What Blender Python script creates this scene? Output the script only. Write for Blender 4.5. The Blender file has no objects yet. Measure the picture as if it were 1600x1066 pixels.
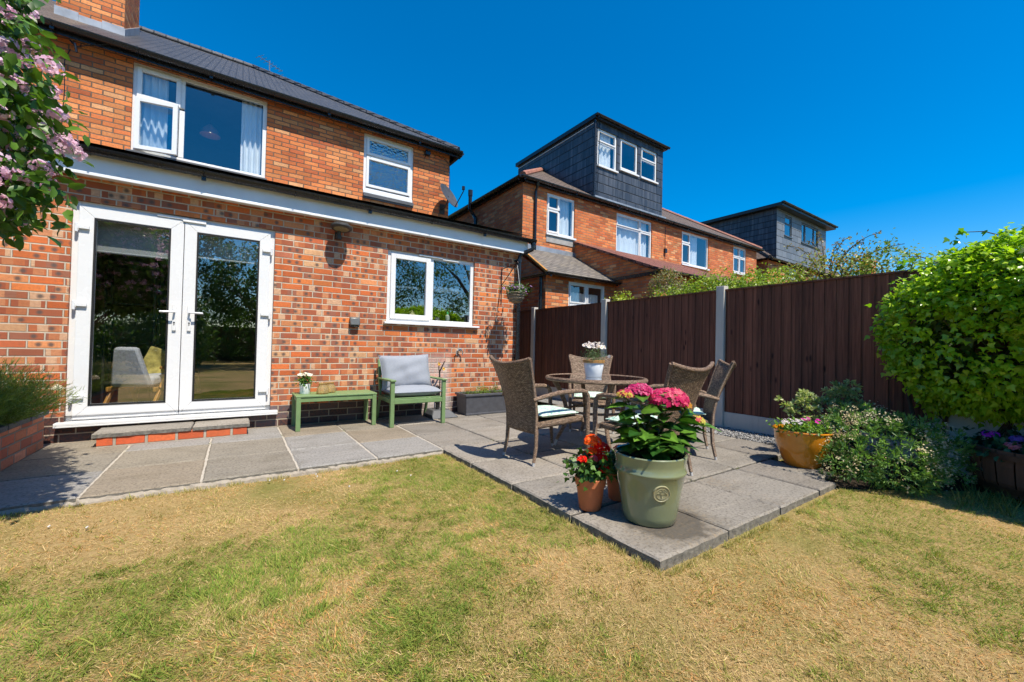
import bpy, math, random
import numpy as np
from mathutils import Vector, Matrix
PI = math.pi
random.seed(7)
S = bpy.context.scene
COL = S.collection

# ---------------------------------------------------------------- node helpers
class NT:
    def __init__(s, name):
        s.mat = bpy.data.materials.new(name); s.mat.use_nodes = True
        s.t = s.mat.node_tree; s.t.nodes.clear()
        s.out = s.t.nodes.new('ShaderNodeOutputMaterial')
    def n(s, typ, ins=None, **kw):
        nd = s.t.nodes.new(typ)
        for k, v in kw.items(): setattr(nd, k, v)
        for k, v in (ins or {}).items():
            sock = nd.inputs[k]
            if isinstance(v, bpy.types.NodeSocket): s.t.links.new(v, sock)
            else: sock.default_value = v
        return nd
    def math(s, op, a, b=0.0, c=None, clamp=False):
        nd = s.t.nodes.new('ShaderNodeMath'); nd.operation = op; nd.use_clamp = clamp
        for i, v in enumerate((a, b, c)):
            if v is None: continue
            if isinstance(v, bpy.types.NodeSocket): s.t.links.new(v, nd.inputs[i])
            else: nd.inputs[i].default_value = v
        return nd.outputs[0]
    def ramp(s, fac, stops, interp='LINEAR'):
        nd = s.t.nodes.new('ShaderNodeValToRGB'); nd.color_ramp.interpolation = interp
        el = nd.color_ramp.elements
        while len(el) < len(stops): el.new(0.5)
        for e, (p, c) in zip(el, stops):
            e.position = p; e.color = (c[0], c[1], c[2], 1) if len(c) == 3 else c
        s.t.links.new(fac, nd.inputs[0]); return nd.outputs[0]
    def mix(s, fac, a, b, blend='MIX'):
        nd = s.t.nodes.new('ShaderNodeMix'); nd.data_type = 'RGBA'; nd.blend_type = blend
        for i, v in ((0, fac), (6, a), (7, b)):
            if isinstance(v, bpy.types.NodeSocket): s.t.links.new(v, nd.inputs[i])
            elif i == 0: nd.inputs[i].default_value = v
            else: nd.inputs[i].default_value = (v[0], v[1], v[2], 1)
        return nd.outputs[2]
    def uv(s): return s.n('ShaderNodeUVMap', uv_map='UVMap').outputs[0]
    def noise(s, vec, scale, detail=3, rough=.55, dist=0):
        return s.n('ShaderNodeTexNoise', {'Vector': vec, 'Scale': scale, 'Detail': detail, 'Roughness': rough, 'Distortion': dist}).outputs[0]
    def bump(s, h, strength=.3, dist=.01, nrm=None):
        ins = {'Strength': strength, 'Distance': dist, 'Height': h}
        if nrm is not None: ins['Normal'] = nrm
        return s.n('ShaderNodeBump', ins).outputs[0]
    def bsdf(s, col, rough=.6, nrm=None, spec=.5, metal=0.0, link=True, **extra):
        nd = s.t.nodes.new('ShaderNodeBsdfPrincipled')
        def st(k, v):
            if isinstance(v, bpy.types.NodeSocket): s.t.links.new(v, nd.inputs[k])
            else: nd.inputs[k].default_value = (v[0], v[1], v[2], 1) if isinstance(v, tuple) and len(v) == 3 and k == 'Base Color' else v
        st('Base Color', col); st('Roughness', rough); st('Specular IOR Level', spec); st('Metallic', metal)
        for k, v in extra.items(): st(k.replace('_', ' '), v)
        if nrm is not None: st('Normal', nrm)
        if link: s.t.links.new(nd.outputs[0], s.out.inputs[0])
        return nd

def simple(name, col, rough=.5, var=.12, scale=12, bump=.0, metal=0, spec=.5, bscale=60, **kw):
    m = NT(name); uv = m.uv()
    f = m.noise(uv, scale, 4)
    lo = tuple(c * (1 - var) for c in col); hi = tuple(min(1, c * (1 + var)) for c in col)
    c = m.ramp(f, [(.3, lo), (.7, hi)])
    nr = m.bump(m.noise(uv, bscale, 4), bump, .004) if bump else None
    r = m.math('MULTIPLY_ADD', m.noise(uv, scale * 2.3), .2, rough - .1, clamp=True)
    m.bsdf(c, r, nr, spec, metal, **kw)
    return m.mat

def cells(m, uv, w, h, stagger=.5, warp=0.0):
    """running-bond cell coordinates -> col,row ids, local x,y (0..1)"""
    if warp:
        nz = m.n('ShaderNodeTexNoise', {'Vector': uv, 'Scale': 9.0, 'Detail': 2.0})
        off = m.n('ShaderNodeVectorMath', {0: nz.outputs[1], 1: (.5, .5, .5)}, operation='SUBTRACT')
        off = m.n('ShaderNodeVectorMath', {0: off.outputs[0], 'Scale': warp}, operation='SCALE')
        uv = m.n('ShaderNodeVectorMath', {0: uv, 1: off.outputs[0]}, operation='ADD').outputs[0]
    sp = m.n('ShaderNodeSeparateXYZ', {0: uv})
    v = m.math('DIVIDE', sp.outputs[1], h); row = m.math('FLOOR', v)
    sh = m.math('MULTIPLY', m.math('MODULO', m.math('ABSOLUTE', row), 2.0), stagger)
    u = m.math('ADD', m.math('DIVIDE', sp.outputs[0], w), sh); col = m.math('FLOOR', u)
    lx = m.math('SUBTRACT', u, col); ly = m.math('SUBTRACT', v, row)
    return col, row, lx, ly

def wnoise(m, a, b, c=0.0):
    cv = m.n('ShaderNodeCombineXYZ', {0: a, 1: b, 2: c})
    nd = m.n('ShaderNodeTexWhiteNoise', {'Vector': cv.outputs[0]}, noise_dimensions='3D')
    return nd.outputs[0], nd.outputs[1]

def edge(m, lx, ly, w, h, mw):
    """0 in joints, 1 on the unit face"""
    dx = m.math('MULTIPLY', m.math('MINIMUM', lx, m.math('SUBTRACT', 1.0, lx)), w)
    dy = m.math('MULTIPLY', m.math('MINIMUM', ly, m.math('SUBTRACT', 1.0, ly)), h)
    d = m.math('MINIMUM', dx, dy)
    return m.n('ShaderNodeMapRange', {0: d, 1: mw * .5 - .0015, 2: mw * .5 + .002, 3: 0.0, 4: 1.0}).outputs[0]

def brick(name, w, h, stops, mortar, mw=.011, spots=0.0, bands=0.0, bumpd=.012, rough=.85, stain=None, seed=0.0, mvar=.2, warp=.006):
    m = NT(name); uv = m.uv()
    col, row, lx, ly = cells(m, uv, w, h, warp=warp)
    r1, rc = wnoise(m, col, row, seed)
    base = m.ramp(r1, stops, 'CONSTANT')
    sr = m.n('ShaderNodeSeparateXYZ', {0: rc})
    # value variation per brick and mottling inside it
    k = m.math('MULTIPLY_ADD', sr.outputs[1], .5, .8)
    base = m.mix(1.0, base, m.n('ShaderNodeCombineXYZ', {0: k, 1: k, 2: k}).outputs[0], 'MULTIPLY')
    mot = m.noise(uv, 38, 5, .7)
    base = m.mix(m.math('MULTIPLY_ADD', mot, 1.6, -.62, clamp=True), base, (.33, .1, .045), 'MIX') if bands == 0 else base
    if bands:
        seg = m.math('FLOOR', m.math('MULTIPLY_ADD', lx, 3.2, sr.outputs[0]))
        rb, rbc = wnoise(m, m.math('MULTIPLY_ADD', col, 7.0, seg), row, seed + 3.3)
        bc = m.ramp(rb, [(0, (.36, .1, .05)), (.3, (.5, .15, .06)), (.5, (.62, .27, .13)), (.68, (.66, .42, .26)), (.8, (.3, .12, .08)), (.92, (.52, .2, .09))], 'CONSTANT')
        on = m.math('MULTIPLY', m.math('GREATER_THAN', sr.outputs[2], 1 - bands), .92)
        base = m.mix(on, base, bc)
        base = m.mix(m.math('MULTIPLY_ADD', mot, 1.5, -.6, clamp=True), base, (.3, .11, .06))
    if spots:
        for cx, ch in ((.32, 0), (.68, 1)):
            dx = m.math('MULTIPLY', m.math('SUBTRACT', lx, cx), w); dy = m.math('MULTIPLY', m.math('SUBTRACT', ly, .5), h)
            d = m.math('SQRT', m.math('ADD', m.math('MULTIPLY', dx, dx), m.math('MULTIPLY', dy, dy)))
            a = m.n('ShaderNodeMapRange', {0: d, 1: .030, 2: .010, 3: 0.0, 4: .9}).outputs[0]
            q, _ = wnoise(m, col, row, seed + 11.0 + ch)
            a = m.math('MULTIPLY', a, m.math('GREATER_THAN', q, 1 - spots))
            base = m.mix(a, base, (.11, .085, .075))
    e = edge(m, lx, ly, w, h, mw)
    # chipped / rough arrises
    e2 = m.math('MULTIPLY', e, m.math('GREATER_THAN', m.math('ADD', m.noise(uv, 90, 3), m.math('MULTIPLY', e, .8)), .62))
    mo = m.mix(m.noise(uv, 14, 4), tuple(c * (1 - mvar) for c in mortar), tuple(min(1, c * (1 + mvar)) for c in mortar))
    c = m.mix(e2, mo, base)
    if stain:
        (x0, x1, z0, z1) = stain
        sp = m.n('ShaderNodeSeparateXYZ', {0: uv})
        nz = m.math('MULTIPLY', m.math('SUBTRACT', m.noise(uv, 7, 4), .5), .35)
        ax = m.math('ABSOLUTE', m.math('ADD', m.math('DIVIDE', m.math('SUBTRACT', sp.outputs[0], (x0 + x1) / 2), (x1 - x0) / 2), nz))
        az = m.math('ABSOLUTE', m.math('ADD', m.math('DIVIDE', m.math('SUBTRACT', sp.outputs[1], (z0 + z1) / 2), (z1 - z0) / 2), nz))
        k = m.n('ShaderNodeMapRange', {0: m.math('MAXIMUM', ax, az), 1: 1.0, 2: .55, 3: 0.0, 4: .75}).outputs[0]
        c = m.mix(m.math('MULTIPLY', k, m.math('MULTIPLY_ADD', m.noise(uv, 45, 4), 1.4, .0, clamp=True)), c, (.72, .66, .62))
    # broad weathering
    wz = m.noise(uv, 1.3, 5)
    c = m.mix(m.math('MULTIPLY_ADD', wz, 1.5, -.62, clamp=True), c, m.mix(1.0, c, (.55, .48, .45), 'MULTIPLY'), 'MIX')
    c = m.mix(m.math('MULTIPLY_ADD', m.noise(m.n('ShaderNodeMapping', {0: uv, 3: (3.0, .45, 1)}).outputs[0], 1.7, 5, .65), 1.6, -.85, clamp=True), c, m.mix(1.0, c, (.6, .56, .54), 'MULTIPLY'), 'MIX')
    hgt = m.math('ADD', m.math('MULTIPLY', e2, 1.0), m.math('MULTIPLY', m.noise(uv, 120, 3), .25))
    hgt = m.math('ADD', hgt, m.math('MULTIPLY', sr.outputs[0], .18))
    m.bsdf(c, rough, m.bump(hgt, .9, bumpd), .25)
    return m.mat

def tile(name, w, h, c0, c1, line, rough=.5, lw=.008, stagger=.5, lip=.02, spec=.4, streak=None, moss=None):
    """tiles or slates: lapped courses with a visible lower edge"""
    m = NT(name); uv = m.uv()
    col, row, lx, ly = cells(m, uv, w, h, stagger, warp=.003)
    r1, rc = wnoise(m, col, row, 2.0)
    base = m.mix(r1, c0, c1)
    base = m.mix(m.math('MULTIPLY', m.noise(uv, 22, 5, .65), .55), base, tuple(c * .55 for c in c0))
    if streak:
        st = m.n('ShaderNodeMapping', {0: uv, 3: (5.0, .35, 1)}).outputs[0]
        base = m.mix(m.math('MULTIPLY_ADD', m.noise(st, 1.5, 5), 2.0, -.95, clamp=True), base, streak)
    if moss:
        base = m.mix(m.math('MULTIPLY_ADD', m.noise(uv, 3.2, 6, .7), 3.2, -1.6, clamp=True), base, moss)
    e = edge(m, lx, ly, w, h, lw)
    e = m.math('MULTIPLY', e, m.n('ShaderNodeMapRange', {0: m.math('MULTIPLY', ly, h), 1: lw * .9, 2: lw * 1.6, 3: 0.0, 4: 1.0}).outputs[0])
    c = m.mix(e, line, base)
    hgt = m.math('ADD', m.math('MULTIPLY', m.math('SUBTRACT', 1.0, ly), 1.0), m.math('MULTIPLY', e, .6))
    hgt = m.math('ADD', hgt, m.math('MULTIPLY', m.noise(uv, 60, 4), .15))
    m.bsdf(c, rough, m.bump(hgt, .7, lip), spec)
    return m.mat

def leafmat(name, trans=.35, rough=.42, spec=.45, tint=(1.25, 1.35, .55)):
    m = NT(name)
    a = m.n('ShaderNodeAttribute', attribute_name='Col').outputs[0]
    p = m.bsdf(a, rough, None, spec, link=False)
    tc = m.mix(1.0, a, tint, 'MULTIPLY')
    t = m.n('ShaderNodeBsdfTranslucent', {'Color': tc})
    mx = m.n('ShaderNodeMixShader', {0: trans, 1: p.outputs[0], 2: t.outputs[0]})
    m.t.links.new(mx.outputs[0], m.out.inputs[0])
    return m.mat

def glassmat(name, tint=(.85, .9, .92), base=.10, gain=1.0, rough=0.0, pattern=False):
    m = NT(name)
    tr = m.n('ShaderNodeBsdfTransparent', {'Color': (*tint, 1)})
    nr = None
    if pattern:
        nr = m.bump(m.n('ShaderNodeTexVoronoi', {'Vector': m.uv(), 'Scale': 28.0}).outputs[0], .8, .01)
    g = m.n('ShaderNodeBsdfGlossy', {'Color': (1, 1, 1, 1), 'Roughness': rough})
    if nr is not None: m.t.links.new(nr, g.inputs['Normal'])
    lw = m.n('ShaderNodeLayerWeight', {'Blend': .5}).outputs['Facing']
    f = m.math('MULTIPLY_ADD', m.math('POWER', lw, 4.0), .9, .04)
    fac = m.math('MULTIPLY_ADD', f, gain, base, clamp=True)
    mx = m.n('ShaderNodeMixShader', {0: fac, 1: tr.outputs[0], 2: g.outputs[0]})
    m.t.links.new(mx.outputs[0], m.out.inputs[0])
    return m.mat

# ---------------------------------------------------------------- mesh helpers
def uvproject(me):
    n = len(me.loops)
    if n == 0: return
    co = np.empty(len(me.vertices) * 3, np.float32); me.vertices.foreach_get('co', co); co = co.reshape(-1, 3)
    vi = np.empty(n, np.int32); me.loops.foreach_get('vertex_index', vi)
    pn = np.empty(len(me.polygons) * 3, np.float32); me.polygons.foreach_get('normal', pn); pn = pn.reshape(-1, 3)
    lt = np.empty(len(me.polygons), np.int32); me.polygons.foreach_get('loop_total', lt)
    nr = np.repeat(pn, lt, axis=0); p = co[vi]; a = np.abs(nr)
    uv = np.stack([p[:, 0], p[:, 2]], 1)
    mx = (a[:, 0] > a[:, 1]) & (a[:, 2] <= .7); uv[mx] = p[mx][:, [1, 2]]
    mz = a[:, 2] > .7; uv[mz] = p[mz][:, [0, 1]]
    sl = mz & (a[:, 2] < .995)
    sy = sl & (a[:, 1] >= a[:, 0]); uv[sy, 1] = p[sy][:, 1] / a[sy, 2]
    sx = sl & (a[:, 1] < a[:, 0]); uv[sx, 0] = p[sx][:, 1]; uv[sx, 1] = p[sx][:, 0] * -np.sign(nr[sx, 0]) / a[sx, 2]
    l = me.uv_layers.new(name='UVMap'); l.data.foreach_set('uv', uv.astype(np.float32).ravel())

class MB:
    def __init__(s): s.v = []; s.f = []; s.m = []; s.mat = 0
    def add(s, vs, fs):
        b = len(s.v); s.v += [tuple(p) for p in vs]
        for f in fs: s.f.append(tuple(b + i for i in f)); s.m.append(s.mat)
        return s
    def box(s, x0, x1, y0, y1, z0, z1):
        return s.add([(x0, y0, z0), (x1, y0, z0), (x1, y1, z0), (x0, y1, z0), (x0, y0, z1), (x1, y0, z1), (x1, y1, z1), (x0, y1, z1)],
                     [(0, 3, 2, 1), (4, 5, 6, 7), (0, 1, 5, 4), (1, 2, 6, 5), (2, 3, 7, 6), (3, 0, 4, 7)])
    def hexa(s, p): return s.add(p, [(0, 3, 2, 1), (4, 5, 6, 7), (0, 1, 5, 4), (1, 2, 6, 5), (2, 3, 7, 6), (3, 0, 4, 7)])
    def bar(s, a, b, w, t, up=(0, 0, 1)):
        a = Vector(a); b = Vector(b); d = (b - a).normalized(); u = Vector(up)
        sx = d.cross(u); sx = sx.normalized() if sx.length > 1e-4 else Vector((1, 0, 0)); sz = sx.cross(d).normalized()
        P = [a - sx * w / 2 - sz * t / 2, a + sx * w / 2 - sz * t / 2, b + sx * w / 2 - sz * t / 2, b - sx * w / 2 - sz * t / 2]
        return s.hexa(P + [p + sz * t for p in P])
    def quad(s, *p): return s.add(p, [tuple(range(len(p)))])
    def tube(s, pts, rad, n=8, caps=True):
        pts = [Vector(p) for p in pts]; k = len(pts)
        rad = [rad] * k if isinstance(rad, (int, float)) else rad
        vs = []; fs = []; ref = None
        for i, p in enumerate(pts):
            d = (pts[min(i + 1, k - 1)] - pts[max(i - 1, 0)]).normalized()
            if ref is None: ref = Vector((0, 0, 1)) if abs(d.z) < .9 else Vector((1, 0, 0))
            u = (ref - d * ref.dot(d)).normalized(); w = d.cross(u); ref = u
            for j in range(n):
                a = 2 * PI * j / n; vs.append(p + (u * math.cos(a) + w * math.sin(a)) * rad[i])
        for i in range(k - 1):
            for j in range(n):
                a = i * n + j; b = i * n + (j + 1) % n; fs.append((a, b, b + n, a + n))
        if caps: fs += [tuple(range(n))[::-1], tuple((k - 1) * n + j for j in range(n))]
        return s.add(vs, fs)
    def lathe(s, prof, n=32, c=(0, 0, 0), a0=0, a1=2 * PI):
        vs = []; fs = []; k = len(prof); full = abs(a1 - a0 - 2 * PI) < 1e-6; m = n if full else n + 1
        for j in range(m):
            a = a0 + (a1 - a0) * j / n
            for r, z in prof: vs.append((c[0] + r * math.cos(a), c[1] + r * math.sin(a), c[2] + z))
        for j in range(n):
            for i in range(k - 1):
                a = j * k + i; b = ((j + 1) % m) * k + i; fs.append((a, b, b + 1, a + 1))
        return s.add(vs, fs)
    def grid(s, fn, nu, nv):
        vs = [fn(i / nu, j / nv) for i in range(nu + 1) for j in range(nv + 1)]
        return s.add(vs, [(i * (nv + 1) + j, (i + 1) * (nv + 1) + j, (i + 1) * (nv + 1) + j + 1, i * (nv + 1) + j + 1) for i in range(nu) for j in range(nv)])
    def build(s, name, mats, parent=None, bevel=0, smooth=False, loc=None, rz=0, ang=35, solid=0, sub=0):
        me = bpy.data.meshes.new(name); me.from_pydata(s.v, [], s.f); me.validate()
        mats = mats if isinstance(mats, (list, tuple)) else [mats]
        for m in mats: me.materials.append(m)
        if len(mats) > 1 and len(me.polygons) == len(s.m): me.polygons.foreach_set('material_index', s.m)
        uvproject(me)
        if smooth:
            me.polygons.foreach_set('use_smooth', [True] * len(me.polygons))
            try: me.set_sharp_from_angle(angle=math.radians(ang))
            except Exception: pass
        me.update()
        o = bpy.data.objects.new(name, me); COL.objects.link(o)
        if parent: o.parent = parent
        if loc: o.location = loc
        if rz: o.rotation_euler.z = rz
        if solid:
            q = o.modifiers.new('s', 'SOLIDIFY'); q.thickness = solid; q.offset = 0
        if sub:
            q = o.modifiers.new('u', 'SUBSURF'); q.levels = sub; q.render_levels = sub
        if bevel:
            q = o.modifiers.new('b', 'BEVEL'); q.width = bevel; q.segments = 2; q.limit_method = 'ANGLE'; q.angle_limit = math.radians(40)
        return o

def tag(o, label=None, cat=None, group=None, kind=None):
    if label: o['label'] = label
    if cat: o['category'] = cat
    if group: o['group'] = group
    if kind: o['kind'] = kind
    return o
def thing(name, label, cat, loc=(0, 0, 0), rz=0, group=None):
    o = bpy.data.objects.new(name, None); COL.objects.link(o); o.location = loc; o.rotation_euler.z = rz
    o.empty_display_size = .1
    return tag(o, label, cat, group)
def dup(root, loc, rz, label, parent=None):
    c = root.copy(); COL.objects.link(c); c.location = loc; c.rotation_euler.z = rz; c['label'] = label
    def rec(a, b):
        for ch in list(a.children):
            d = ch.copy(); COL.objects.link(d); d.parent = b; rec(ch, d)
    rec(root, c); return c

# ---------------------------------------------------------------- numpy foliage
def unit(a): return a / np.maximum(np.linalg.norm(a, axis=-1, keepdims=True), 1e-9)
TPL = {
 'kite': ([(0, 0, 0), (.45, -.26, .03), (1, 0, -.06), (.45, .26, .03)], [(0, 1, 2), (0, 2, 3)]),
 'ovate': ([(0, 0, 0), (.3, -.26, .05), (.7, -.2, .03), (1, 0, -.12), (.7, .2, .03), (.3, .26, .05), (.3, 0, -.01), (.7, 0, -.03)],
           [(0, 1, 6), (0, 6, 5), (1, 2, 7, 6), (6, 7, 4, 5), (2, 3, 7), (7, 3, 4)]),
 'ivy': ([(0, 0, 0), (.02, -.3, .02), (.3, -.46, -.04), (.45, -.24, .03), (1, 0, -.16), (.45, .24, .03), (.3, .46, -.04), (.02, .3, .02), (.4, 0, .0)],
         [(0, 1, 2, 8), (2, 3, 8), (3, 4, 8), (8, 4, 5), (8, 5, 6), (0, 8, 6, 7)]),
 'blade': ([(0, -.5, 0), (0, .5, 0), (.55, .38, .06), (.55, -.38, .06), (1, 0, .0)], [(0, 1, 2, 3), (3, 2, 4)]),
 'petal': ([(0, 0, 0), (.55, -.42, .06), (1, -.2, .02), (1, .2, .02), (.55, .42, .06)], [(0, 1, 2, 3, 4)]),
}
def leaves(name, P, Nn, Dd, size, col, mat, tpl='kite', width=1.0, parent=None, colvar=.0):
    """P positions, Nn leaf normals, Dd axis direction, size (N,), col (N,3)"""
    tv, tf = TPL[tpl]; tv = np.array(tv, np.float64); K = len(tv); N = len(P)
    D = unit(Dd); W = unit(np.cross(Nn, D)); Z = np.cross(D, W)
    size = np.broadcast_to(np.asarray(size, float), (N,))
    V = P[:, None, :] + size[:, None, None] * (tv[None, :, 0:1] * D[:, None, :] + width * tv[None, :, 1:2] * W[:, None, :] + tv[None, :, 2:3] * Z[:, None, :])
    V = V.reshape(-1, 3)
    ls = np.array([len(f) for f in tf]); flat = np.concatenate([np.array(f) for f in tf])
    idx = (flat[None, :] + (np.arange(N) * K)[:, None]).ravel()
    tot = np.tile(ls, N); start = np.concatenate([[0], np.cumsum(tot)[:-1]])
    me = bpy.data.meshes.new(name)
    me.vertices.add(len(V)); me.vertices.foreach_set('co', V.astype(np.float32).ravel())
    me.loops.add(len(idx)); me.loops.foreach_set('vertex_index', idx.astype(np.int32))
    me.polygons.add(len(tot)); me.polygons.foreach_set('loop_start', start.astype(np.int32)); me.polygons.foreach_set('loop_total', tot.astype(np.int32))
    me.update(calc_edges=True)
    c = np.ones((N, K, 4), np.float32); c[:, :, :3] = np.clip(col, 0, 1)[:, None, :]
    if tpl in ('blade',): c[:, -1, :3] *= 1.15
    at = me.color_attributes.new('Col', 'FLOAT_COLOR', 'POINT'); at.data.foreach_set('color', c.ravel())
    me.materials.append(mat)
    o = bpy.data.objects.new(name, me); COL.objects.link(o)
    if parent: o.parent = parent
    return o
def vnoise(x, y, scale, seed):
    r = np.random.RandomState(seed); G = r.rand(256, 256)
    x = np.asarray(x) * scale + 100; y = np.asarray(y) * scale + 100
    xi = np.floor(x).astype(int); yi = np.floor(y).astype(int); fx = x - xi; fy = y - yi
    fx = fx * fx * (3 - 2 * fx); fy = fy * fy * (3 - 2 * fy)
    g = lambda a, b: G[a % 256, b % 256]
    return (g(xi, yi) * (1 - fx) + g(xi + 1, yi) * fx) * (1 - fy) + (g(xi, yi + 1) * (1 - fx) + g(xi + 1, yi + 1) * fx) * fy
def fbm(x, y, scale, seed): return (vnoise(x, y, scale, seed) + .5 * vnoise(x, y, scale * 2.1, seed + 1) + .25 * vnoise(x, y, scale * 4.3, seed + 2)) / 1.75
def crown(ells, nclump, per, R, spread, shell=.35, zmin=None, sprays=.0):
    """leaf points in clumps over the surface of ellipsoids (cx,cy,cz,rx,ry,rz)"""
    E = np.array(ells, float); area = (E[:, 3] * E[:, 4] + E[:, 4] * E[:, 5] + E[:, 3] * E[:, 5]); e = R.choice(len(E), nclump, p=area / area.sum())
    d = unit(R.normal(size=(nclump, 3))); r = 1 - shell * R.rand(nclump) ** 1.5 + sprays * (R.rand(nclump) ** 4)
    C = E[e, :3] + d * r[:, None] * E[e, 3:6]
    Nn = unit(d / E[e, 3:6])
    keep = np.ones(nclump, bool)
    for i, el in enumerate(E):       # drop clumps buried deep in another ellipsoid
        q = np.sum(((C - el[:3]) / el[3:6]) ** 2, 1); keep &= ~((q < .5) & (e != i))
    if zmin is not None: keep &= C[:, 2] > zmin
    C = C[keep]; Nn = Nn[keep]; n = len(C)
    tone = R.rand(n)
    P = np.repeat(C, per, 0) + R.normal(size=(n * per, 3)) * spread
    return P, np.repeat(Nn, per, 0), np.repeat(tone, per), np.repeat(C, per, 0)
def lerp3(a, b, t): return np.array(a)[None] * (1 - t[:, None]) + np.array(b)[None] * t[:, None]
# ---------------------------------------------------------------- materials
EXT_BRICK = brick('extension_brick', .225, .0745,
    [(0, (.60, .155, .045)), (.22, (.68, .20, .055)), (.4, (.50, .125, .05)), (.52, (.64, .25, .10)), (.66, (.58, .14, .04)), (.82, (.66, .38, .20)), (.9, (.40, .13, .07))],
    (.58, .49, .38), .0115, spots=.36, bands=.62, bumpd=.01, stain=(2.22, 2.72, -.2, .95))
OLD_BRICK = brick('old_brick', .235, .072,
    [(0, (.67, .22, .07)), (.22, (.60, .17, .055)), (.4, (.72, .28, .10)), (.62, (.64, .20, .065)), (.82, (.72, .37, .17)), (.88, (.52, .135, .05))],
    (.20, .14, .10), .012, bumpd=.025, seed=5.0, warp=.010)
FAR_BRICK = brick('neighbour_brick', .225, .075,
    [(0, (.64, .19, .06)), (.25, (.56, .14, .045)), (.5, (.68, .24, .08)), (.75, (.58, .17, .055)), (.9, (.70, .34, .15))],
    (.26, .19, .14), .011, bumpd=.01, seed=9.0, warp=.004)
BLUE_BRICK = brick('engineering_brick', .225, .0835,
    [(0, (.035, .037, .045)), (.3, (.05, .052, .065)), (.6, (.075, .075, .085)), (.85, (.028, .03, .036))],
    (.42, .35, .27), .012, bumpd=.008, rough=.45, seed=2.0, stain=(2.22, 2.75, -.2, .5))
PLANTER_BRICK = brick('planter_brick', .225, .0845,
    [(0, (.52, .18, .10)), (.3, (.44, .12, .07)), (.55, (.58, .24, .14)), (.78, (.60, .48, .45)), (.88, (.46, .14, .09))],
    (.26, .22, .18), .014, bumpd=.018, seed=4.0, warp=.012)
STEP_BRICK = brick('step_brick', .225, .1,
    [(0, (.62, .12, .045)), (.4, (.54, .10, .04)), (.7, (.66, .15, .055))], (.42, .37, .3), .022, bumpd=.012, seed=7.0, rough=.6)
ROOF_NEW = tile('slate_grey_roof_tiles', .2, .125, (.045, .048, .058), (.075, .078, .09), (.006, .007, .008), .5, .018, lip=.03)
ROOF_OLD = tile('weathered_roof_tiles', .17, .1, (.10, .075, .06), (.16, .12, .095), (.03, .025, .02), .8, .007, lip=.03, moss=(.20, .17, .13))
ROOF_FAR = tile('brown_roof_tiles', .17, .1, (.12, .085, .07), (.19, .14, .11), (.04, .028, .022), .8, .016, lip=.03)
ROOF_LEAN = tile('worn_slate_roof', .25, .14, (.15, .135, .12), (.24, .21, .18), (.04, .035, .03), .75, .016, lip=.04, moss=(.3, .25, .17))
ROOF_RED = tile('red_clay_pantiles', .2, .26, (.22, .07, .045), (.30, .12, .08), (.05, .02, .018), .75, .03, 0, lip=.06)
SLATE_WALL = tile('slate_hung_cladding', .42, .27, (.032, .040, .054), (.062, .072, .092), (.005, .006, .008), .42, .016, lip=.02, streak=(.17, .18, .2))
SLATE_LIGHT = tile('pale_slate_cladding', .45, .3, (.13, .145, .165), (.2, .215, .24), (.03, .034, .04), .5, .014, lip=.02)

def upvc():
    m = NT('white_upvc'); uv = m.uv()
    c = m.mix(m.math('MULTIPLY_ADD', m.noise(uv, 2.5, 5), .5, -.1, clamp=True), (.74, .745, .75), (.62, .62, .61))
    m.bsdf(c, m.math('MULTIPLY_ADD', m.noise(uv, 6, 3), .15, .2), None, .5); return m.mat
WHITE = upvc()
FASCIA = simple('white_fascia', (.76, .77, .78), .35, .06, 3)
BLACK_PL = simple('black_plastic', (.012, .013, .016), .28, .3, 6)
RUBBER = simple('black_rubber', (.01, .01, .011), .5, .2, 8)
LEAD = simple('lead_flashing', (.30, .32, .35), .45, .25, 5, bump=.4, metal=.3, bscale=14)
GREY_SILL = simple('stone_sill', (.33, .31, .29), .8, .2, 9, bump=.3)
DARK_SILL = simple('slate_sill', (.075, .08, .088), .55, .25, 9, bump=.3)
GLASS = glassmat('window_glass', (.92, .94, .95), .21, 1.5)
GLASS_UP = glassmat('upper_window_glass', (.85, .9, .93), .10, 1.4)
GLASS_OBS = glassmat('obscured_glass', (.55, .65, .7), .25, 1.0, .12, True)
MORTAR = simple('pointing_mortar', (.30, .26, .21), .9, .15, 25, bump=.7, bscale=80)
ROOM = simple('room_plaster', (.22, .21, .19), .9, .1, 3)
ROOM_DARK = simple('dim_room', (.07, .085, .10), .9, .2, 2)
ROOM_FLOOR = simple('dark_wood_floor', (.05, .035, .025), .5, .3, 6)
CURT = simple('pale_curtain', (.8, .82, .82), .8, .05, 6, bump=.2)
LICHEN = simple('orange_lichen_verge', (.42, .19, .04), .9, .4, 25, bump=.8)
GREENMETAL = simple('sage_green_paint', (.155, .245, .10), .5, .1, 10, bump=.15)
CHROME = simple('galvanised_steel', (.5, .5, .48), .35, .2, 12, metal=.8)
POLE = simple('aerial_metal', (.3, .3, .3), .4, .1, 12, metal=.6)

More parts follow.
